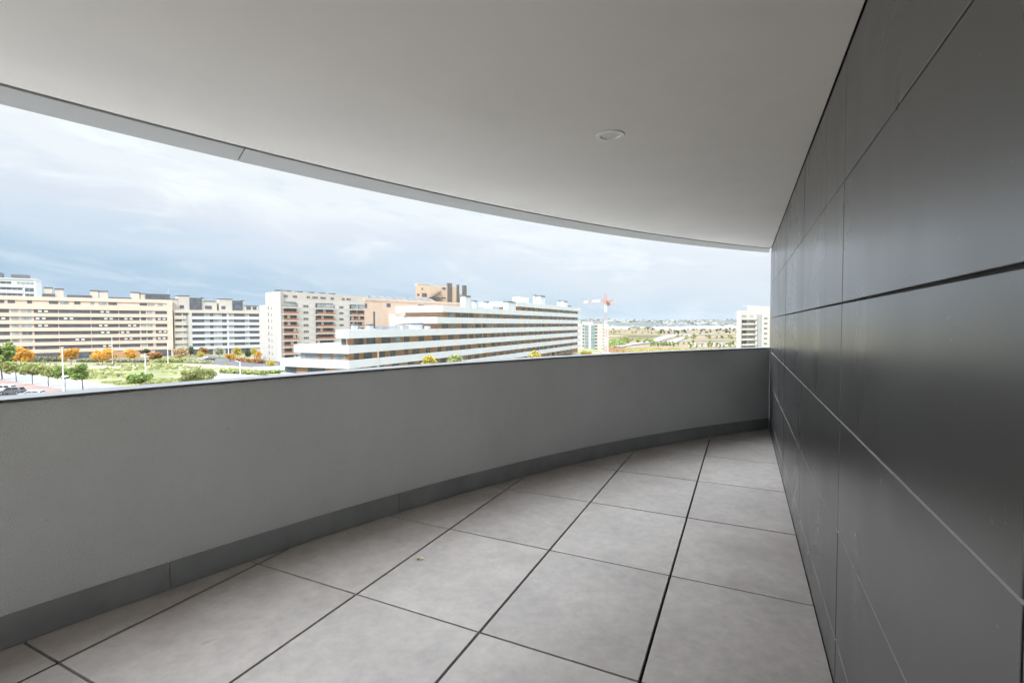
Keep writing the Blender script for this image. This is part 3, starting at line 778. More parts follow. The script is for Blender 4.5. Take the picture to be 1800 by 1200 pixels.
# --- beige brick block with solar panels and its stair tower behind
f = Fac('apartment_building', PD(641, 150), PD(812, 186), 'beige brick apartment block with a stepped roof and solar panels')
L_ = f.L; S = f.s_
zt = f.at(645, 526.5)[1]
f.part('wall', M_brick, MB().prism([(0, 0), (L_, 0), (L_, 18), (f.back(643, 18), 18)], 0, zt))
f.part('roof_parapet', M_brick, MB().box(-.05, L_ * .99, -.15, .15, zt - .3, zt + .5))
for k in range(9):
    x = S(660) + k * (S(772) - S(660)) / 9
    sp = MB(); w = (S(772) - S(660)) / 9 * .92
    sp.add([(x, 1.0, zt + .5), (x + w, 1.0, zt + .5), (x + w, 3.4, zt + 1.6), (x, 3.4, zt + 1.6), (x, 1.0, zt + .4), (x + w, 1.0, zt + .4), (x + w, 3.4, zt + 1.5), (x, 3.4, zt + 1.5)], [(0, 1, 2, 3), (7, 6, 5, 4), (0, 4, 5, 1), (1, 5, 6, 2), (2, 6, 7, 3), (3, 7, 4, 0)])
    sp.box(x + .1, x + .2, 3.1, 3.2, zt, zt + 1.4).box(x + w - .2, x + w - .1, 3.1, 3.2, zt, zt + 1.4)
    f.part('solar_panel', M_solar, sp)
f.part('step', M_beige2, MB().box(S(683), L_ - .3, -3.2, -.01, 0, zt - 4.2))
f.part('step', M_brick, MB().box(S(695), L_ - .6, -6, -3.21, 0, zt - 6.2))
o = f.part('slot_window', M_dark, MB().box(S(656.5), S(659.5), -.05, .1, zt - 9.5, zt - 3.6))
for a, b_, z0, z1 in ((641.5, 646, 1.2, 2.6), (680, 687, .9, 2.1), (735, 746, .9, 2.1)):
    f.win('window', M_dark, S(a), S(b_), zt - z1, zt - z0, 0, d=.03)
for a, b_ in ((700, 712), (720, 730), (742, 750), (756, 764), (768, 776)):
    f.win('window', M_dark, S(a) - 1, S(b_) - 1, zt - 9.3, zt - 7.7, -6, d=.03)
    f.win('window', M_glass, S(a) - .5, S(a) + 1.2, zt - 5.9, zt - 4.9, -3.2, d=.03)

M_brick2 = mat('ochre_brick', (.46, .365, .275), .9, .06, .6)
M_column = mat('brown_column', (.12, .105, .09), .8, .1, .5)
f = Fac('tower_block', PD(731, 196), PD(822, 212), 'beige stair tower with dark vertical bands and an outside metal staircase')
L_ = f.L; S = f.s_
zt = f.at(735, 501)[1]
f.part('wall', M_brick2, MB().prism([(0, 0), (S(803), 0), (S(803), 12), (f.back(732, 12), 12)], 0, zt))
f.part('wall', M_beige2, MB().box(S(803.3), S(820), 1, 10, 0, f.at(812, 516)[1]))
for a, b_, t in ((787, 794.5, 499), (804, 807, 502), (814, 820, 503)):
    f.part('dark_column', M_column, MB().box(S(a), S(b_), -.35, .6, 0, f.at(a, t)[1] + .4))
f.part('roof_rail', M_greyd, MB().box(S(736), S(786), 1, 1.2, zt + .6, zt + 1.2).box(S(738), S(760), 2, 4, zt, zt + .9))
stairs = MB(); x0, x1 = S(757), S(774); z = zt - 2.2
for k in range(7):
    a, b_ = ((x0, x1) if k % 2 else (x1, x0))
    stairs.bar((a, -.7, z), (b_, -.7, z - 2.6), 1.0, .28); stairs.bar((a, -1.15, z + .9), (b_, -1.15, z - 1.7), .08); stairs.box(x0 - .8, x1 + .8, -1.2, -.02, z - 2.75, z - 2.6); z -= 2.6
f.part('staircase', M_column, stairs)
for a, b_, y0, y1 in ((741.5, 744.5, 506, 509.5), (734, 738, 516, 520), (742, 751, 515, 522), (778, 784, 505, 509), (777, 784, 522, 525)):
    f.win('window', M_dark, S(a), S(b_), f.at(a, y1)[1], f.at(a, y0)[1], 0, d=.03)

# --- white residential tower beyond the banded block
zv = VZ
f = Fac('tower_block', PD(1021.5, 440), PD(1070, 452), 'white residential tower with green glazed balconies beyond the banded block', z=zv)
L_ = f.L; S = f.s_
zt = f.at(1045, 569)[1]
f.part('wall', M_cream, MB().box(0, L_, 0, 16, 0, zt))
f.part('roof_box', M_cream, MB().box(S(1033), S(1046), 3, 9, zt, zt + 1.6))
for k in range(9):
    z1 = zt - 1.2 - k * 2.96
    f.win('window', M_dark, S(1024), S(1027), z1 - 1.5, z1, 0, d=.04)
    f.win('balcony_glazing', M_teal, S(1028), S(1033.5), z1 - 2.2, z1, 0, d=.5)
    f.win('balcony_glazing', M_teal, S(1039.5), S(1045), z1 - 2.4, z1, 0, d=.5)
    f.win('window', M_dark, S(1045.5), S(1050), z1 - 1.7, z1 - .1, 0, d=.04)
    f.win('window', M_glass, S(1059.5), S(1061.5), z1 - 1.2, z1 - .4, 0, d=.04)
f.part('pier', M_wht, MB().box(S(1034.5), S(1038), -.8, -.01, 0, zt))

# --- tower on the right, beside the clad wall
f = Fac('tower_block', PD(1298, 284), PD(1362, 296), 'cream apartment tower with deep stacked balconies beside the dark wall', z=zv)
L_ = f.L; S = f.s_
zt = f.at(1300, 546)[1]
f.part('wall', M_cream, MB().prism([(0, 1.2), (L_, 1.2), (L_, 16), (f.back(1299, 16), 16)], 0, zt))
f.part('roof_storey', M_cream, MB().prism([(S(1318), 2), (L_, 2), (L_, 13), (f.back(1319, 13), 13)], zt, f.at(1330, 538)[1]))
f.part('roof_cap', M_greyd, MB().box(S(1330), S(1349), 4, 10, f.at(1330, 538)[1], f.at(1330, 536.4)[1]))
f.part('end_pier', M_cream, MB().box(0, S(1302), -.6, 1.19, 0, zt))
f.part('stair_shaft', M_greyd, MB().box(S(1332), S(1337.5), -.1, 1.19, 0, f.at(1335, 552)[1]))
f.part('white_wing', M_cream, MB().box(S(1338), L_, -.5, 1.19, 0, f.at(1340, 552)[1]))
for k in range(12):
    zb = f.at(1310, 560.5 + 9.05 * k)[1]
    f.part('balcony', M_cream, MB().box(S(1302.3), S(1328), -1.0, 1.19, zb - .45, zb).box(S(1302.3), S(1322), -1.0, -.85, zb, zb + .55))
    f.win('window', M_glass if k % 2 else M_glass2, S(1304), S(1315), zb + .05, zb + 2.3, 1.17)
    f.win('window', M_greyd, S(1320.5), S(1327), zb + .05, zb + 2.3, 1.17)
    f.win('window', M_glass, S(1341.5), S(1347.5), zb - .2, zb + .9, -.52, d=.03, mull=.9, fm=M_wht)
    f.win('lattice_screen', M_frame, S(1328.5), S(1331.5), zb - .3, zb + 2.0, 1.0, d=.8)

# ------------------------------------------------------------------ crane
M_lat = {'r': M_red, 'w': M_cwhite}
cp = W(1064.5, 575, 250); cz = hgt(cp.x, cp.y)
cr = thing('tower_crane', 'red and white tower crane standing beside the white residential tower', 'crane', (cp.x, cp.y, cz))
topz = CH + 10.3 - cz
def lattice(a, b, w, h, bays, r, tri=False):
    """four chords with zigzag bracing from a to b"""
    mb = MB(); a = Vector(a); b = Vector(b); d = (b - a).normalized()
    up = Vector((0, 0, 1)) if abs(d.z) < .9 else Vector((1, 0, 0)); s = d.cross(up).normalized(); u = s.cross(d).normalized()
    cs = [(-w / 2, 0), (w / 2, 0), (0, h)] if tri else [(-w / 2, -h / 2), (w / 2, -h / 2), (w / 2, h / 2), (-w / 2, h / 2)]
    P = lambda k, t: a + (b - a) * t + s * cs[k][0] + u * cs[k][1]
    n = len(cs)
    for k in range(n):
        mb.bar(P(k, 0), P(k, 1), r * 1.5)
        for i in range(bays):
            j = (k + 1) % n
            mb.bar(P(k, i / bays), P(j, (i + 1) / bays), r); mb.bar(P(k, i / bays), P(j, i / bays), r)
    return mb
nsec = 6
for k in range(nsec):
    z0, z1 = topz * k / nsec, topz * (k + 1) / nsec - .02
    lattice((0, 0, z0), (0, 0, z1), 1.1, 1.1, 3, .04).build('mast_section', M_lat['w' if k % 2 else 'r'], cr)
jd = Vector((-8.3, 15, 0)).normalized()
jz = topz + 1.2
for k in range(5):
    a, b_ = jd * (1.2 + 3.3 * k), jd * (1.2 + 3.3 * (k + 1) - .05)
    lattice((a.x, a.y, jz), (b_.x, b_.y, jz), 1.0, .9, 4, .06, True).build('jib_section', M_lat['r' if k in (0, 3) else 'w'], cr)
a, b_ = -jd * 1.2, -jd * 6.5
lattice((a.x, a.y, jz), (b_.x, b_.y, jz), 1.3, .7, 4, .10).build('counter_jib', M_red, cr)
q = -jd * 5.8
MB().box(q.x - 1, q.x + 1, q.y - 1, q.y + 1, jz - 1.4, jz - .2).build('counterweight', M_greyd, cr)
MB().tube((0, 0, topz), (0, 0, topz + 1.5), 1.2, 1.2, 12).build('slewing_ring', M_red, cr)
lattice((0, 0, jz + .3), (0, 0, jz + 4.2), .8, .8, 4, .07).build('apex', M_red, cr)
MB().box(.9, 2.3, -.2, 1.6, topz - 1.0, topz + 1.1).build('cab', M_red, cr)
e = jd * 14; e2 = -jd * 5.8
MB().bar((0, 0, jz + 4.2), (e.x, e.y, jz + 1.1), .05).bar((0, 0, jz + 4.2), (e2.x, e2.y, jz + .5), .05).build('tie_bar', M_red, cr)
MB().box(-2.4, 2.4, -2.4, 2.4, -.6, .5).build('base', M_concrete, cr)

# ------------------------------------------------------------------ trees
def leaf_mat(name, c, var=.45):
    mm = bpy.data.materials.new(name); mm.use_nodes = True
    nt = mm.node_tree; N = nt.nodes.new; L = nt.links.new; b = nt.nodes['Principled BSDF']; b.inputs['Roughness'].default_value = .75; b.inputs['Specular IOR Level'].default_value = .2
    geo = N('ShaderNodeNewGeometry'); r = N('ShaderNodeValToRGB'); L(geo.outputs['Random Per Island'], r.inputs[0])
    r.color_ramp.elements[0].color = (*[v * (1 - var) for v in c], 1); r.color_ramp.elements[1].color = (*[min(1, v * (1 + var)) for v in c], 1)
    L(r.outputs[0], b.inputs['Base Color'])
    tr = N('ShaderNodeBsdfTranslucent'); L(r.outputs[0], tr.inputs[0]); mx = N('ShaderNodeMixShader'); mx.inputs[0].default_value = .3
    L(b.outputs[0], mx.inputs[1]); L(tr.outputs[0], mx.inputs[2]); L(mx.outputs[0], nt.nodes['Material Output'].inputs[0])
    return mm
LM = {'green': leaf_mat('leaf_green', (.23, .31, .095)), 'olive': leaf_mat('leaf_olive', (.31, .34, .13)), 'orange': leaf_mat('leaf_orange', (.62, .36, .075), .3),
      'brown': leaf_mat('leaf_brown', (.36, .20, .09)), 'dark': leaf_mat('leaf_dark', (.085, .105, .055)), 'tan': leaf_mat('leaf_tan', (.50, .38, .22)), 'yellow': leaf_mat('leaf_yellow', (.50, .42, .09), .4),
      'lime': leaf_mat('leaf_lime', (.32, .35, .15)), 'grey': leaf_mat('leaf_grey', (.33, .34, .23))}
M_bark = mat('bark', (.13, .105, .085), .95, .25, 2, stretch=(1, 1, .3))
def crown_mb(w, h, n, leaf, rnd, flat=0.0, lobes=9):
    """leaf-sized faces spread through a crown made of uneven lobes; base of the crown at z = 0"""
    mb = MB(); L_ = []
    for k in range(lobes):
        a = rnd.uniform(0, 2 * math.pi); rr = rnd.uniform(.15, .68) * w / 2; z = rnd.uniform(.18, .85)
        taper = 1 - (abs(z - .42) / .62) ** 2 * .75
        L_.append((math.cos(a) * rr * taper, math.sin(a) * rr * taper, z * h, rnd.uniform(.26, .44) * w / 2, rnd.uniform(.16, .27) * h))
    for i in range(n):
        lx, ly, lz, lr, lh = L_[rnd.randrange(lobes)]
        while True:
            u = Vector((rnd.uniform(-1, 1), rnd.uniform(-1, 1), rnd.uniform(-1, 1)))
            if .25 < u.length < 1: break
        u = u * (u.length ** -.3 if u.length > .3 else 1)
        p = Vector((lx + u.x * lr, ly + u.y * lr, max(.0, lz + u.z * lh)))
        s_ = leaf * rnd.uniform(.6, 1.4)
        t1 = Vector((rnd.gauss(0, 1), rnd.gauss(0, 1), rnd.gauss(0, .7))).normalized(); t2 = t1.cross(Vector((rnd.gauss(0, 1), rnd.gauss(0, 1), rnd.gauss(0, 1)))).normalized()
        mb.add([p - t1 * s_, p + t2 * s_ * .6, p + t1 * s_, p - t2 * s_ * .6], [(0, 1, 2, 3)])
    return mb
TREE_N = 0
def tree(name, label, cat, px, base, top, l, r, cb, kind, D=None, group=None, n=900, leaf=None):
    """a tree from its pixel extents: base row, top row, crown's left and right columns and lower row"""
    global TREE_N; TREE_N += 1
    rnd = random.Random(100 + TREE_N)
    if D is None: x, y = G(px, base); z = GZ
    else:
        p = W(px, base, D); x, y, z = p.x, p.y, p.z; z = min(z, hgt(x, y) if D > 60 else z)
        z = hgt(x, y)
    mpp = y / FPX
    w = (r - l) * mpp * 1.02; zt = W(px, top, y).z - z; zc = W(px, cb, y).z - z; zc = max(zc, .15)
    t = thing(name, label, cat, (x, y, z), rnd.uniform(0, 6.28) * 0, group)
    off = ((l + r) / 2 - px) * mpp
    h = zt - zc
    lf_ = leaf or max(.16, min(.42, w * .055))
    o = crown_mb(w, h * 1.02, n, lf_, rnd, lobes=12).build('crown', LM[kind], t); o.location = (off, 0, zc)
    tr = MB(); rt_ = .035 * max(3, zt) * .45
    tr.tube((0, 0, -.1), (off * .4, 0, zc + h * .25), rt_ * 1.25, rt_ * .8, 7)
    for k in range(5):
        a = k * 1.26 + rnd.random(); tr.tube((off * .4, 0, zc + h * (.02 + .05 * k)), (off * .5 + math.cos(a) * w * .3, math.sin(a) * w * .3, zc + h * rnd.uniform(.45, .75)), rt_ * .5, rt_ * .15, 5)
    tr.build('trunk', M_bark, t)
    return t
FR = 'young trees along the plaza'
tree('tree', 'largest tall leafy green tree at the left end of the plaza', 'tree', 4, 667, 604, -28, 27, 650, 'green', group=FR, n=2200)
tree('tree', 'sparse olive green young tree under the first orange tree', 'tree', 29, 671, 632, 8, 45, 656, 'olive', group=FR, n=700)
tree('tree', 'rounded olive green young tree, first to the right of the two leftmost plaza trees', 'tree', 57, 675, 640, 38, 76, 661, 'olive', group=FR)
tree('tree', 'thin pale olive young tree standing just before the tall lamp post', 'tree', 85, 679, 642, 66, 105, 663, 'olive', group=FR, n=650)
tree('tree', 'dark green young tree directly behind the mushroom lamp', 'tree', 113, 683, 644, 94, 128, 667, 'green', group=FR)
tree('tree', 'bright green young tree with a leaning crown, last in the plaza row', 'tree', 146, 685, 640, 122, 162, 670, 'green', group=FR, n=1300)
tree('leafy_shrub', 'dense rounded green shrub at the foot of the white lamp post in the field', 'shrub', 246, 678, 656, 226, 269, 676, 'green', n=1300)
for i, (px, l, r, t_, b_, lab) in enumerate(((330, 315, 346, 650, 674, 'left end of the'), (352, 338, 366, 646, 672, 'middle of the'), (369, 358, 380, 648, 668, 'right end of the'))):
    tree('leafy_shrub', 'yellow green flowering shrub at the %s bushes beside the pale path' % lab, 'shrub', px, b_, t_, l, r, b_ - 1, 'lime', group='bushes beside the path', n=1100)
OR = 'orange autumn trees before the beige block'
tree('tree', 'large bright orange autumn tree beside the tall green tree', 'tree', 36, 646, 610, 18, 56, 636, 'orange', group=OR, n=1500)
tree('tree', 'orange autumn tree seen behind the tall white lamp post', 'tree', 125, 641, 612, 109, 142, 634, 'orange', group=OR, n=1200)
tree('tree', 'wide flat orange autumn tree in the middle of the beige block', 'tree', 180, 640, 613, 162, 203, 633, 'orange', group=OR, n=1300)
tree('tree', 'small domed orange autumn tree by the dark entrance', 'tree', 228, 640, 614, 212, 241, 630, 'orange', group=OR, n=1000)
BR = 'dull autumn trees before the blocks'
tree('tree', 'low brown autumn tree left of the beige block\'s garage door', 'tree', 273, 636, 619, 259, 289, 632, 'brown', group=BR)
tree('tree', 'small dark round tree before the beige block at the far left', 'tree', 72, 630, 612, 61, 84, 627, 'dark', group=BR, D=222)
tree('tree', 'small dark tree above the low brown one', 'tree', 256, 630, 613, 247, 266, 625, 'dark', group=BR, D=226)
tree('tree', 'pale tan leafless looking tree at the corner of the beige block', 'tree', 317, 634, 611, 303, 331, 631, 'tan', group=BR)
tree('tree', 'narrow dark green tree beside the pale tan tree', 'tree', 334, 630, 608, 327, 342, 626, 'dark', group=BR, D=226)
tree('tree', 'brown autumn tree before the banded block\'s left end', 'tree', 356, 629, 611, 346, 368, 625, 'brown', group=BR, D=232)
tree('tree', 'small golden tree low in front of the brown tree', 'tree', 352, 631, 617, 345, 361, 629, 'yellow', group=BR, D=221)
tree('tree', 'pale grey green tree before the banded block', 'tree', 386, 631, 612, 376, 397, 627, 'grey', group=BR, D=226)
tree('tree', 'low spreading orange tree at the edge of the service road', 'tree', 405, 634, 622, 393, 417, 632, 'orange', group=OR)
tree('tree', 'taller golden orange tree behind the service road hedge', 'tree', 418, 630, 611, 408, 428, 626, 'yellow', group=BR, D=224)
tree('tree', 'dark leafy tree between the two golden trees by the service road', 'tree', 438, 630, 613, 430, 446, 627, 'dark', group=BR, D=230)
tree('tree', 'upright golden tree beside the white gable', 'tree', 447, 632, 611, 440, 456, 628, 'yellow', group=BR, D=218)
tree('tree', 'deep orange tree touching the white gable', 'tree', 454, 636, 617, 446, 461, 634, 'orange', group=OR, D=208)
tree('tree', 'small yellow tree standing on the forecourt paving', 'tree', 475, 650, 633, 466, 487, 644, 'yellow', n=700)
FB = 'yellowing treetops showing above the parapet'
for px, l, r, t_, D, k, lab in ((752, 735, 772, 625, 84, 'yellow', 'yellow green treetop before the lowest band of the timber and white block, leftmost'),
                             (800, 778, 822, 625, 98, 'lime', 'long yellow green treetop in the middle of the banded block\'s foot'),
                             (942, 926, 960, 618, 140, 'yellow', 'yellow treetop near the far end of the banded block'),
                             (1030, 1019, 1044, 617, 230, 'yellow', 'golden treetop at the foot of the white residential tower')):
    p = W(px, 600, D); z = hgt(p.x, p.y); 
    tree('tree', lab, 'tree', px, 700, t_, l, r, t_ + (r - l) * .75, k, D=D, group=FB, n=1500)

# clipped hedges
M_hedge = LM['grey']
def hedge(name, label, pts, w, h, kind, n, group=None):
    P = [Vector((*G(*p), GZ)) for p in pts]
    o = MB(); rnd = random.Random(n)
    for i in range(n):
        k = rnd.randrange(len(P) - 1); p = P[k].lerp(P[k + 1], rnd.random())
        p = p + Vector((rnd.uniform(-w, w) / 2, rnd.uniform(-w, w) / 2, h * rnd.random() ** .6 * rnd.uniform(.6, 1)))
        s_ = rnd.uniform(.2, .45)
        t1 = Vector((rnd.gauss(0, 1), rnd.gauss(0, 1), rnd.gauss(0, .7))).normalized(); t2 = t1.cross(Vector((rnd.gauss(0, 1), rnd.gauss(0, 1), rnd.gauss(0, 1)))).normalized()
        o.add([p - t1 * s_, p + t2 * s_ * .7, p + t1 * s_, p - t2 * s_ * .7], [(0, 1, 2, 3)])
    o = o.build(name, LM[kind]); tag(o, label, 'hedge', group); return o
HG = 'low hedges in front of the blocks'
hedge('hedge', 'long grey green hedge under the dark ground floor of the beige block', [(52, 636), (112, 635)], 3, 2.2, 'grey', 1600, HG)
hedge('hedge', 'low dark hedge between the second and third orange trees', [(138, 636.5), (178, 636)], 2, 1.6, 'grey', 900, HG)
hedge('hedge', 'pale hedge around the small domed orange tree', [(188, 637), (258, 637)], 2, 1.5, 'grey', 1300, HG)
hedge('hedge', 'bushy hedge between the last white lamp post and the tan tree', [(282, 637), (330, 636)], 5, 1.7, 'olive', 1500, HG)
hedge('hedge', 'dull green hedge strip at the near side of the service road', [(334, 637), (366, 639)], 4, 1.3, 'grey', 900, HG)
hedge('hedge', 'brown and green hedge along the far side of the service road', [(416, 634.5), (462, 638.5)], 2, 1.6, 'brown', 1300, HG)
hedge('hedge', 'fresh green hedge along the far edge of the pale path', [(392, 655), (425, 657), (462, 659)], 3, 1.5, 'lime', 1900, HG)
hedge('hedge', 'bright green strip of planting beside the forecourt', [(455, 656), (503, 655.5)], 3, .9, 'green', 1300, HG)
# tall grass over the field
gr = MB(); rnd = random.Random(5)
for i in range(5200):
    px, py = rnd.uniform(-40, 400), rnd.uniform(640, 676)
    if py > 640 + (px + 40) * .035 + 26 and px < 200: continue
    if px > 372 and py > 649: continue
    if px < 200 and py > 653 + px * .115: continue
    x, y = G(px, py); s_ = rnd.uniform(.25, .7); a = rnd.uniform(0, 3.14)
    dx, dy = math.cos(a) * s_, math.sin(a) * s_
    if math.sin(x * .13 + 1.3 * math.sin(y * .21)) + rnd.uniform(-.7, .7) < .1: continue
    gr.add([(x - dx, y - dy, GZ), (x + dx, y + dy, GZ), (x + dx * .5, y + dy * .5, GZ + s_ * 1.1), (x - dx * .8, y - dy * .8, GZ + s_ * .8)], [(0, 1, 2, 3)])
tag(gr.build('grass', LM['lime']), 'rough green tufts of grass scattered over the dry field', 'grass', kind='stuff')

# ------------------------------------------------------------------ lamps
M_lamp = mat('lamp_post_paint', (.74, .74, .73), .5, .05)
M_lampd = mat('lamp_post_dark', (.30, .30, .30), .5, .05)
def lamp(label, px, base, top, arm=0, kind='post', group='white street lamps', D=None):
    x, y = G(px, base)
    h = W(px, top, y).z - GZ
    t = thing('street_lamp', label, 'street lamp', (x, y, GZ), 0, group)
    if kind == 'mushroom':
        MB().tube((0, 0, 0), (0, 0, h), .09, .07, 10).build('pole', M_lampd, t)
        MB().lathe((0, 0, h), [(.05, -.25), (.16, -.2), (.2, -.05), (.62, .0), (.55, .12), (.2, .2), (.001, .22)], 20).build('lamp_head', M_lamp, t)
        return t
    MB().tube((0, 0, 0), (0, 0, h), .17, .09, 10).tube((0, 0, 0), (0, 0, 1.1), .24, .22, 10).build('pole', M_lamp, t)
    if arm:
        MB().bar((0, 0, h - .15), (arm, 0, h + .1), .09).build('arm', M_lamp, t)
        MB().box(min(arm, arm - .5 * (1 if arm < 0 else -1) * -1) - .3, arm + .3, -.16, .16, h + .02, h + .2).build('lamp_head', M_lamp, t)
    else:
        MB().tube((0, 0, h), (0, 0, h + .25), .22, .3, 10).build('lamp_head', M_lamp, t)
    return t
lamp('tallest white lamp post standing behind the parapet in front of the second orange tree', 112, 690, 612)
lamp('slim white lamp post rising against the strip windows between two orange trees', 198, 640, 592)
lamp('white lamp post behind the round green shrub in the field', 256.5, 677, 623)
lamp('white lamp post in front of the beige block\'s garage door', 295.5, 641, 601, .9)
lamp('short white lamp post with a side arm beside the pale path', 422.5, 664, 635, -.95)
lamp('thin white lamp post in front of the banded block', 402, 634, 592)
lamp('grey mushroom topped park lamp under the green plaza tree', 115.5, 692, 661.5, kind='mushroom', group='')

# ------------------------------------------------------------------ cars
M_tyre = mat('tyre', (.02, .02, .02), .85, .1); M_rim = mat('rim', (.45, .45, .46), .35, .05, metal=.7)
M_cglass = mat('car_glass', (.03, .035, .04), .08, .2); M_light = mat('headlamp_lens', (.75, .76, .78), .15, .05); M_tail = mat('tail_lamp', (.4, .03, .02), .2, .05)
M_plate = mat('number_plate', (.75, .75, .72), .5, .02)
CARM = {k: mat('car_paint_' + k, c, .28, .06, .8, spec=.6) for k, c in (('grey', (.10, .105, .115)), ('white', (.74, .75, .75)), ('blue', (.30, .38, .42)), ('black', (.03, .032, .035)), ('red', (.35, .05, .04)), ('silver', (.45, .46, .47)))}
def car(label, x, y, z, rz, paint, suv=False, parts=True, group='cars parked below the balcony', L=4.4):
    t = thing('parked_car', label, 'car', (x, y, z), rz, group)
    H = 1.66 if suv else 1.46; w = .88; k = L / 4.4
    low = [(-2.18, .32), (-2.2, .62), (-2.1, .86), (-1.25, .98), (1.55, 1.0), (2.08, .95), (2.2, .7), (2.16, .32)]
    cabp = [(-1.22, .97), (-.55, H - .06), (-.25, H), (1.2, H - .01), (1.72, H - .12), (2.05 if suv else 1.95, .96)]
    def shell(prof, w0, w1f):
        mb = MB(); n = len(prof); vs = []
        zs = [p[1] for p in prof]; z0, z1 = min(zs), max(zs)
        for s_ in (-1, 1):
            for (a, b_) in prof: vs.append((a * k, s_ * (w0 * (1 - w1f * (b_ - z0) / (z1 - z0))), b_))
        fs = [tuple(range(n)), tuple(reversed(range(n, 2 * n)))] + [(n + i, n + (i + 1) % n, (i + 1) % n, i) for i in range(n)]
        return mb.add(vs, fs)
    b_ = shell(low, w, .05); b_.build('body', paint, t, bevel=.06)
    shell(cabp, w * .96, .24).build('roof', paint, t, bevel=.05)
    if not parts: return t
    # windows lie proud of the cabin's sides
    for s_ in (-1, 1):
        for (a0, a1, a2, a3) in (((-.92, 1.02), (-.42, H - .12), (.38, H - .1), (.42, 1.02)), ((.50, 1.02), (.48, H - .1), (1.18, H - .1), (1.62, 1.04))):
            pass
        for q in ([(-.92, 1.02), (.40, 1.02), (.36, H - .12), (-.45, H - .14)], [(.50, 1.02), (1.66, 1.03), (1.28, H - .14), (.46, H - .12)]):
            pts = []
            for (a, z_) in q:
                yy = s_ * (w * .96 * (1 - .24 * (z_ - .96) / (H - .96)) + .006); pts.append((a * k, yy, z_))
            pts2 = [(p[0], p[1] - s_ * .02, p[2]) for p in pts]
            MB().add(pts + pts2, [(0, 1, 2, 3), (7, 6, 5, 4), (0, 4, 5, 1), (1, 5, 6, 2), (2, 6, 7, 3), (3, 7, 4, 0)]).build('window', M_cglass, t)
    for nm, q in (('windscreen', [(-1.17, 1.03), (-.62, H - .10)]), ('rear_window', [(2.0 if suv else 1.91, 1.05), (1.77, H - .17)])):
        (xa, za), (xb, zb) = q; sx = -.012 if xa < 0 else .025
        wa, wb = w * .84, w * .70
        MB().add([((xa + sx) * k, -wa, za), ((xa + sx) * k, wa, za), ((xb + sx) * k, wb, zb), ((xb + sx) * k, -wb, zb), ((xa + sx * -1) * k, -wa, za), ((xa - sx) * k, wa, za), ((xb - sx) * k, wb, zb), ((xb - sx) * k, -wb, zb)],
                 [(0, 1, 2, 3), (7, 6, 5, 4), (0, 4, 5, 1), (1, 5, 6, 2), (2, 6, 7, 3), (3, 7, 4, 0)]).build(nm, M_cglass, t)
    for sx in (-1.35, 1.38):
        for s_ in (-1, 1):
            wheel = MB().tube((sx * k, s_ * (w - .18), .33), (sx * k, s_ * (w + .02), .33), .335, .335, 20).build('wheel', M_tyre, t)
            MB().tube((sx * k, s_ * (w + .01), .33), (sx * k, s_ * (w + .03), .33), .21, .2, 14).build('rim', M_rim, wheel)
    for s_ in (-1, 1):
        MB().box(-2.19 * k, -2.06 * k, s_ * .62 - .17, s_ * .62 + .17, .64, .80).build('headlight', M_light, t)
        MB().box(2.08 * k, 2.20 * k, s_ * .66 - .12, s_ * .66 + .12, .70, .90).build('tail_light', M_tail, t)
        MB().box(-.82 * k, -.66 * k, s_ * (w + .02) - .08, s_ * (w + .02) + .08, .98, 1.12).build('mirror', paint, t)
    MB().box(-2.225 * k, -2.19 * k, -.26, .26, .42, .53).build('number_plate', M_plate, t)
    return t
x, y = G(21, 693); car('dark grey car parked by the terracotta pavement at the lower left', x, y, GZ + .03, R(14), CARM['grey'], True)
x, y = G(6, 689); car('white car parked behind the dark grey one', x, y, GZ + .03, R(14), CARM['white'], True)
x, y = G(57, 698); car('pale blue grey car whose roof just shows above the parapet', x, y, GZ + .03, R(10), CARM['blue'])
x, y = G(370, 634); car('small black car parked before the banded block', x, y - 1, GZ + .05, R(20), CARM['black'], group='cars by the banded block')
x, y = G(360, 633); car('small silver car parked beside the black one before the banded block', x - .5, y, GZ + .05, R(20), CARM['silver'], group='cars by the banded block')

# ------------------------------------------------------------------ the plain beyond
def far(px, py): 
    x, y = G(px, py, VZ); return x, y, hgt(x, y)
def strip(name, pts, half, m_, dz):
    mb = MB(); P = [Vector(far(*p)) for p in pts]; vs = []
    for i, p in enumerate(P):
        d = (P[min(i + 1, len(P) - 1)] - P[max(i - 1, 0)]); n = Vector((-d.y, d.x, 0)).normalized()
        hw = half[i] if isinstance(half, list) else half
        vs += [p + n * hw + Vector((0, 0, dz)), p - n * hw + Vector((0, 0, dz))]
    vs += [v - Vector((0, 0, 3)) for v in vs]; k = 2 * len(P)
    fs = [(2 * i, 2 * i + 1, 2 * i + 3, 2 * i + 2) for i in range(len(P) - 1)]
    fs += [(2 * i, 2 * i + 2, k + 2 * i + 2, k + 2 * i) for i in range(len(P) - 1)] + [(2 * i + 1, k + 2 * i + 1, k + 2 * i + 3, 2 * i + 3) for i in range(len(P) - 1)]
    o = mb.add(vs, fs).build(name, m_); tag(o, kind='structure'); return o
M_hway = mat('highway_surface', (.20, .19, .20), .9, .08, .02)
strip('highway', [(1085, 611), (1105, 606.5), (1130, 603), (1148, 600), (1165, 595.5), (1180, 591.5), (1200, 588.7), (1225, 587.4), (1262, 586.6), (1310, 586.4)], [5, 6, 8, 9, 12, 16, 20, 18, 14, 14], M_hway, 1.3)
strip('access_road', [(1170, 606), (1190, 598.5), (1203, 594), (1216, 590)], 7, M_road2, 1.2)
strip('road', [(1150, 600.3), (1200, 600.1), (1250, 599.2), (1320, 598.5)], 6, M_road2, .8)
strip('path', [(1085, 607), (1120, 610.5), (1180, 612.5), (1240, 611.5), (1320, 612.5)], 3, M_sand, .5)
strip('sandy_strip', [(1062, 591.5), (1090, 591)], 30, M_sand, .5)
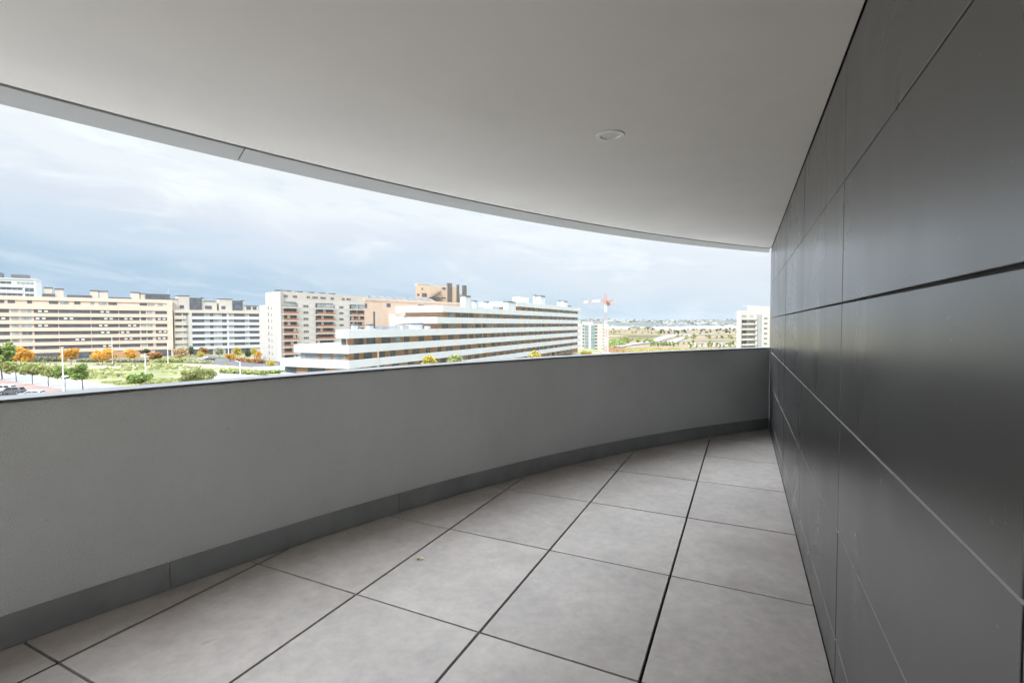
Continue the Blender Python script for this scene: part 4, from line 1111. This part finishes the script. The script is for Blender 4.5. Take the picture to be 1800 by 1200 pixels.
# trees on the plain: one of each kind built, the rest copied
def plain_tree(name, label, kind, w, h, n, group):
    rnd = random.Random(len(label)); t = thing(name, label, 'tree', (0, 0, 0), 0, group)
    o = crown_mb(w, h * .85, n, w * .09, rnd, lobes=8).build('crown', LM[kind], t); o.location = (0, 0, h * .15)
    MB().tube((0, 0, 0), (0, 0, h * .5), w * .05, w * .03, 6).build('trunk', M_bark, t)
    return t
GA, GB, GC = 'dark trees on the far plain', 'olive trees on the far plain', 'young green trees by the car park'
spots = {'dark': [], 'olive': [], 'green': []}
rnd = random.Random(11)
for i in range(34): spots['olive'].append((rnd.uniform(1072, 1160), 582.5 + rnd.uniform(0, 5)))
for i in range(30): spots['olive'].append((rnd.uniform(1085, 1150), 597 + rnd.uniform(0, 6)))
for i in range(16): spots['dark'].append((rnd.uniform(1160, 1205), 583 + rnd.uniform(0, 4)))
for i in range(22): spots['dark'].append((rnd.uniform(1195, 1305), 579 + rnd.uniform(0, 8)))
for i in range(46): spots['dark'].append((rnd.uniform(1075, 1305), 579.6 + rnd.uniform(0, 1.2)))
for i in range(26): spots['olive'].append((rnd.uniform(1180, 1305), 592 + rnd.uniform(0, 5)))
for i in range(24): spots['green'].append((rnd.uniform(1139, 1186), 606 + rnd.uniform(0, 4)))
for i in range(24): spots['green'].append((rnd.uniform(1190, 1300), 606 + rnd.uniform(0, 7)))
for kind, w, h, n, grp, lab in (('dark', 9, 8, 260, GA, 'dark bushy tree among the fields beyond the highway'), ('olive', 8, 6, 260, GB, 'dull olive coloured tree on the dry plain between the towers'), ('green', 4.2, 5.5, 260, GC, 'young green tree in the rows beside the far car park')):
    proto = None
    for (px, py) in spots[kind]:
        x, y, z = far(px, py)
        if proto is None: proto = plain_tree('tree', lab, kind, w, h, n, grp); o = proto
        else: o = copy_tree(proto)
        s_ = rnd.uniform(.6, 1.3); o.location = (x, y, z); o.scale = (s_, s_, s_ * rnd.uniform(.8, 1.2)); o.rotation_euler = (0, 0, rnd.uniform(0, 6))
# green mound and rusty scrub below the crane
def scrub(name, label, kind, px0, px1, py0, py1, h, n, s0):
    mb = MB(); rnd = random.Random(n)
    for i in range(n):
        px, py = rnd.uniform(px0, px1), rnd.uniform(py0, py1); x, y, z = far(px, py)
        u = (px - px0) / (px1 - px0) * 2 - 1
        p = Vector((x, y, z + h * (1 - u * u) * rnd.random())); s_ = rnd.uniform(.5, 1) * s0
        t1 = Vector((rnd.gauss(0, 1), rnd.gauss(0, 1), rnd.gauss(0, .7))).normalized(); t2 = t1.cross(Vector((rnd.gauss(0, 1), rnd.gauss(0, 1), rnd.gauss(0, 1)))).normalized()
        mb.add([p - t1 * s_, p + t2 * s_ * .7, p + t1 * s_, p - t2 * s_ * .7], [(0, 1, 2, 3)])
    tag(mb.build(name, LM[kind]), label, 'bushes', kind='stuff')
scrub('bushes', 'green mound of bushes behind the foot of the crane', 'green', 1062, 1102, 603, 608, 8, 1800, 1.1)
scrub('bushes', 'rusty brown scrub below the green mound', 'brown', 1062, 1100, 609, 619, 1.6, 900, .7)
scrub('bushes', 'yellow green scrub along the near edge of the plain', 'yellow', 1090, 1330, 612.5, 620, 1.6, 2600, .6)
# parked cars far off: too small to show parts
fc = None; COLS = ['white', 'grey', 'silver', 'red', 'blue']
for i in range(36):
    x, y, z = far(1212 + (i % 18) * 4.7 + rnd.uniform(-.6, .6), 604.5 + (i // 18) * 4 + rnd.uniform(-.2, .2))
    kind = COLS[rnd.randrange(5)]
    if fc is None:
        fc = car('small car standing in the rows of the far car park', x, y, z + .1, R(80), CARM[kind], parts=False, group='cars in the far car park'); o = fc
    else:
        o = copy_tree(fc)
        for ch in o.children:
            ch.data = ch.data.copy(); ch.data.materials[0] = CARM[kind]
    o.location = (x, y, z + .1); o.rotation_euler = (0, 0, R(80) + rnd.uniform(-.2, .2))
MB_lot = strip('car_park', [(1205, 603.2), (1310, 603.0)], 8, M_road2, .1)
# warehouses and the far town
M_sheet = mat('roof_sheet', (.36, .38, .40), .6, .06)
def shed(label, px0, px1, D, pyb, pyt, m_, name='warehouse'):
    a = W(px0, pyb, D); b_ = W(px1, pyb, D); zb = hgt(a.x, D) - 2; h = W(px0, pyt, D).z - zb
    t = thing(name, label, 'building', (a.x, D, zb), 0, 'white warehouses on the far plain'); w = b_.x - a.x
    MB().box(0, w, 0, 60, 0, h * .92).build('wall', m_, t)
    MB().add([(-1, -1, h * .92), (w + 1, -1, h * .92), (w + 1, 61, h * .92), (-1, 61, h * .92), (-1, 30, h * 1.03), (w + 1, 30, h * 1.03)], [(0, 1, 5, 4), (2, 3, 4, 5), (0, 4, 3), (1, 2, 5), (3, 2, 1, 0)]).build('roof', M_sheet, t)
    bnd = MB(); n = max(3, int(w / 25))
    for i in range(n): bnd.box(i * w / n + 4, i * w / n + 9, -.4, -.01, 0, 5)
    return t
shed('long low white warehouse just right of the crane', 1070, 1104, 2700, 578, 573.8, M_wht)
shed('pale blue grey warehouse in the middle of the far plain', 1150, 1186, 2450, 580, 574.6, mat('blue_sheet', (.50, .58, .66), .6, .05))
shed('low white warehouse before the longest one', 1184, 1216, 2300, 580, 575.5, M_wht)
shed('longest white warehouse reaching to the cream tower', 1204, 1302, 2700, 580, 573.4, M_wht)
tw = MB(); rnd = random.Random(3)
tm = [M_sheet, M_cream, M_greyd, M_brick, LM['dark']]
for i in range(1500):
    x, y = rnd.uniform(300, 3800), rnd.uniform(3300, 6800)
    if rnd.random() > .45 + .55 * math.sin(x * .004 + y * .003): continue
    z = hill_h(x, y); w = rnd.uniform(8, 34); h = rnd.uniform(4, 13); tw.cur = rnd.choices(range(5), (3, 3, 6, 3, 11))[0]
    if tw.cur == 4: h *= .8
    tw.box(x, x + w, y, y + 12, z - 3, z + h)
tag(tw.build('distant_town', tm), 'scattered pale houses of a far town spread over the hazy hills', 'town', kind='stuff')

# ------------------------------------------------------------------ haze
hz = MB().box(-7000, 8000, -2200, 9900, GZ - 30, 140).build('haze', bpy.data.materials.new('haze')); tag(hz, kind='stuff')
hm = hz.data.materials[0]; hm.use_nodes = True; nt = hm.node_tree; nt.nodes.remove(nt.nodes['Principled BSDF'])
pv = nt.nodes.new('ShaderNodeVolumePrincipled'); pv.inputs['Density'].default_value = 1.6e-5; pv.inputs['Color'].default_value = (.93, .96, 1, 1); pv.inputs['Anisotropy'].default_value = .2
nt.links.new(pv.outputs[0], nt.nodes['Material Output'].inputs['Volume'])
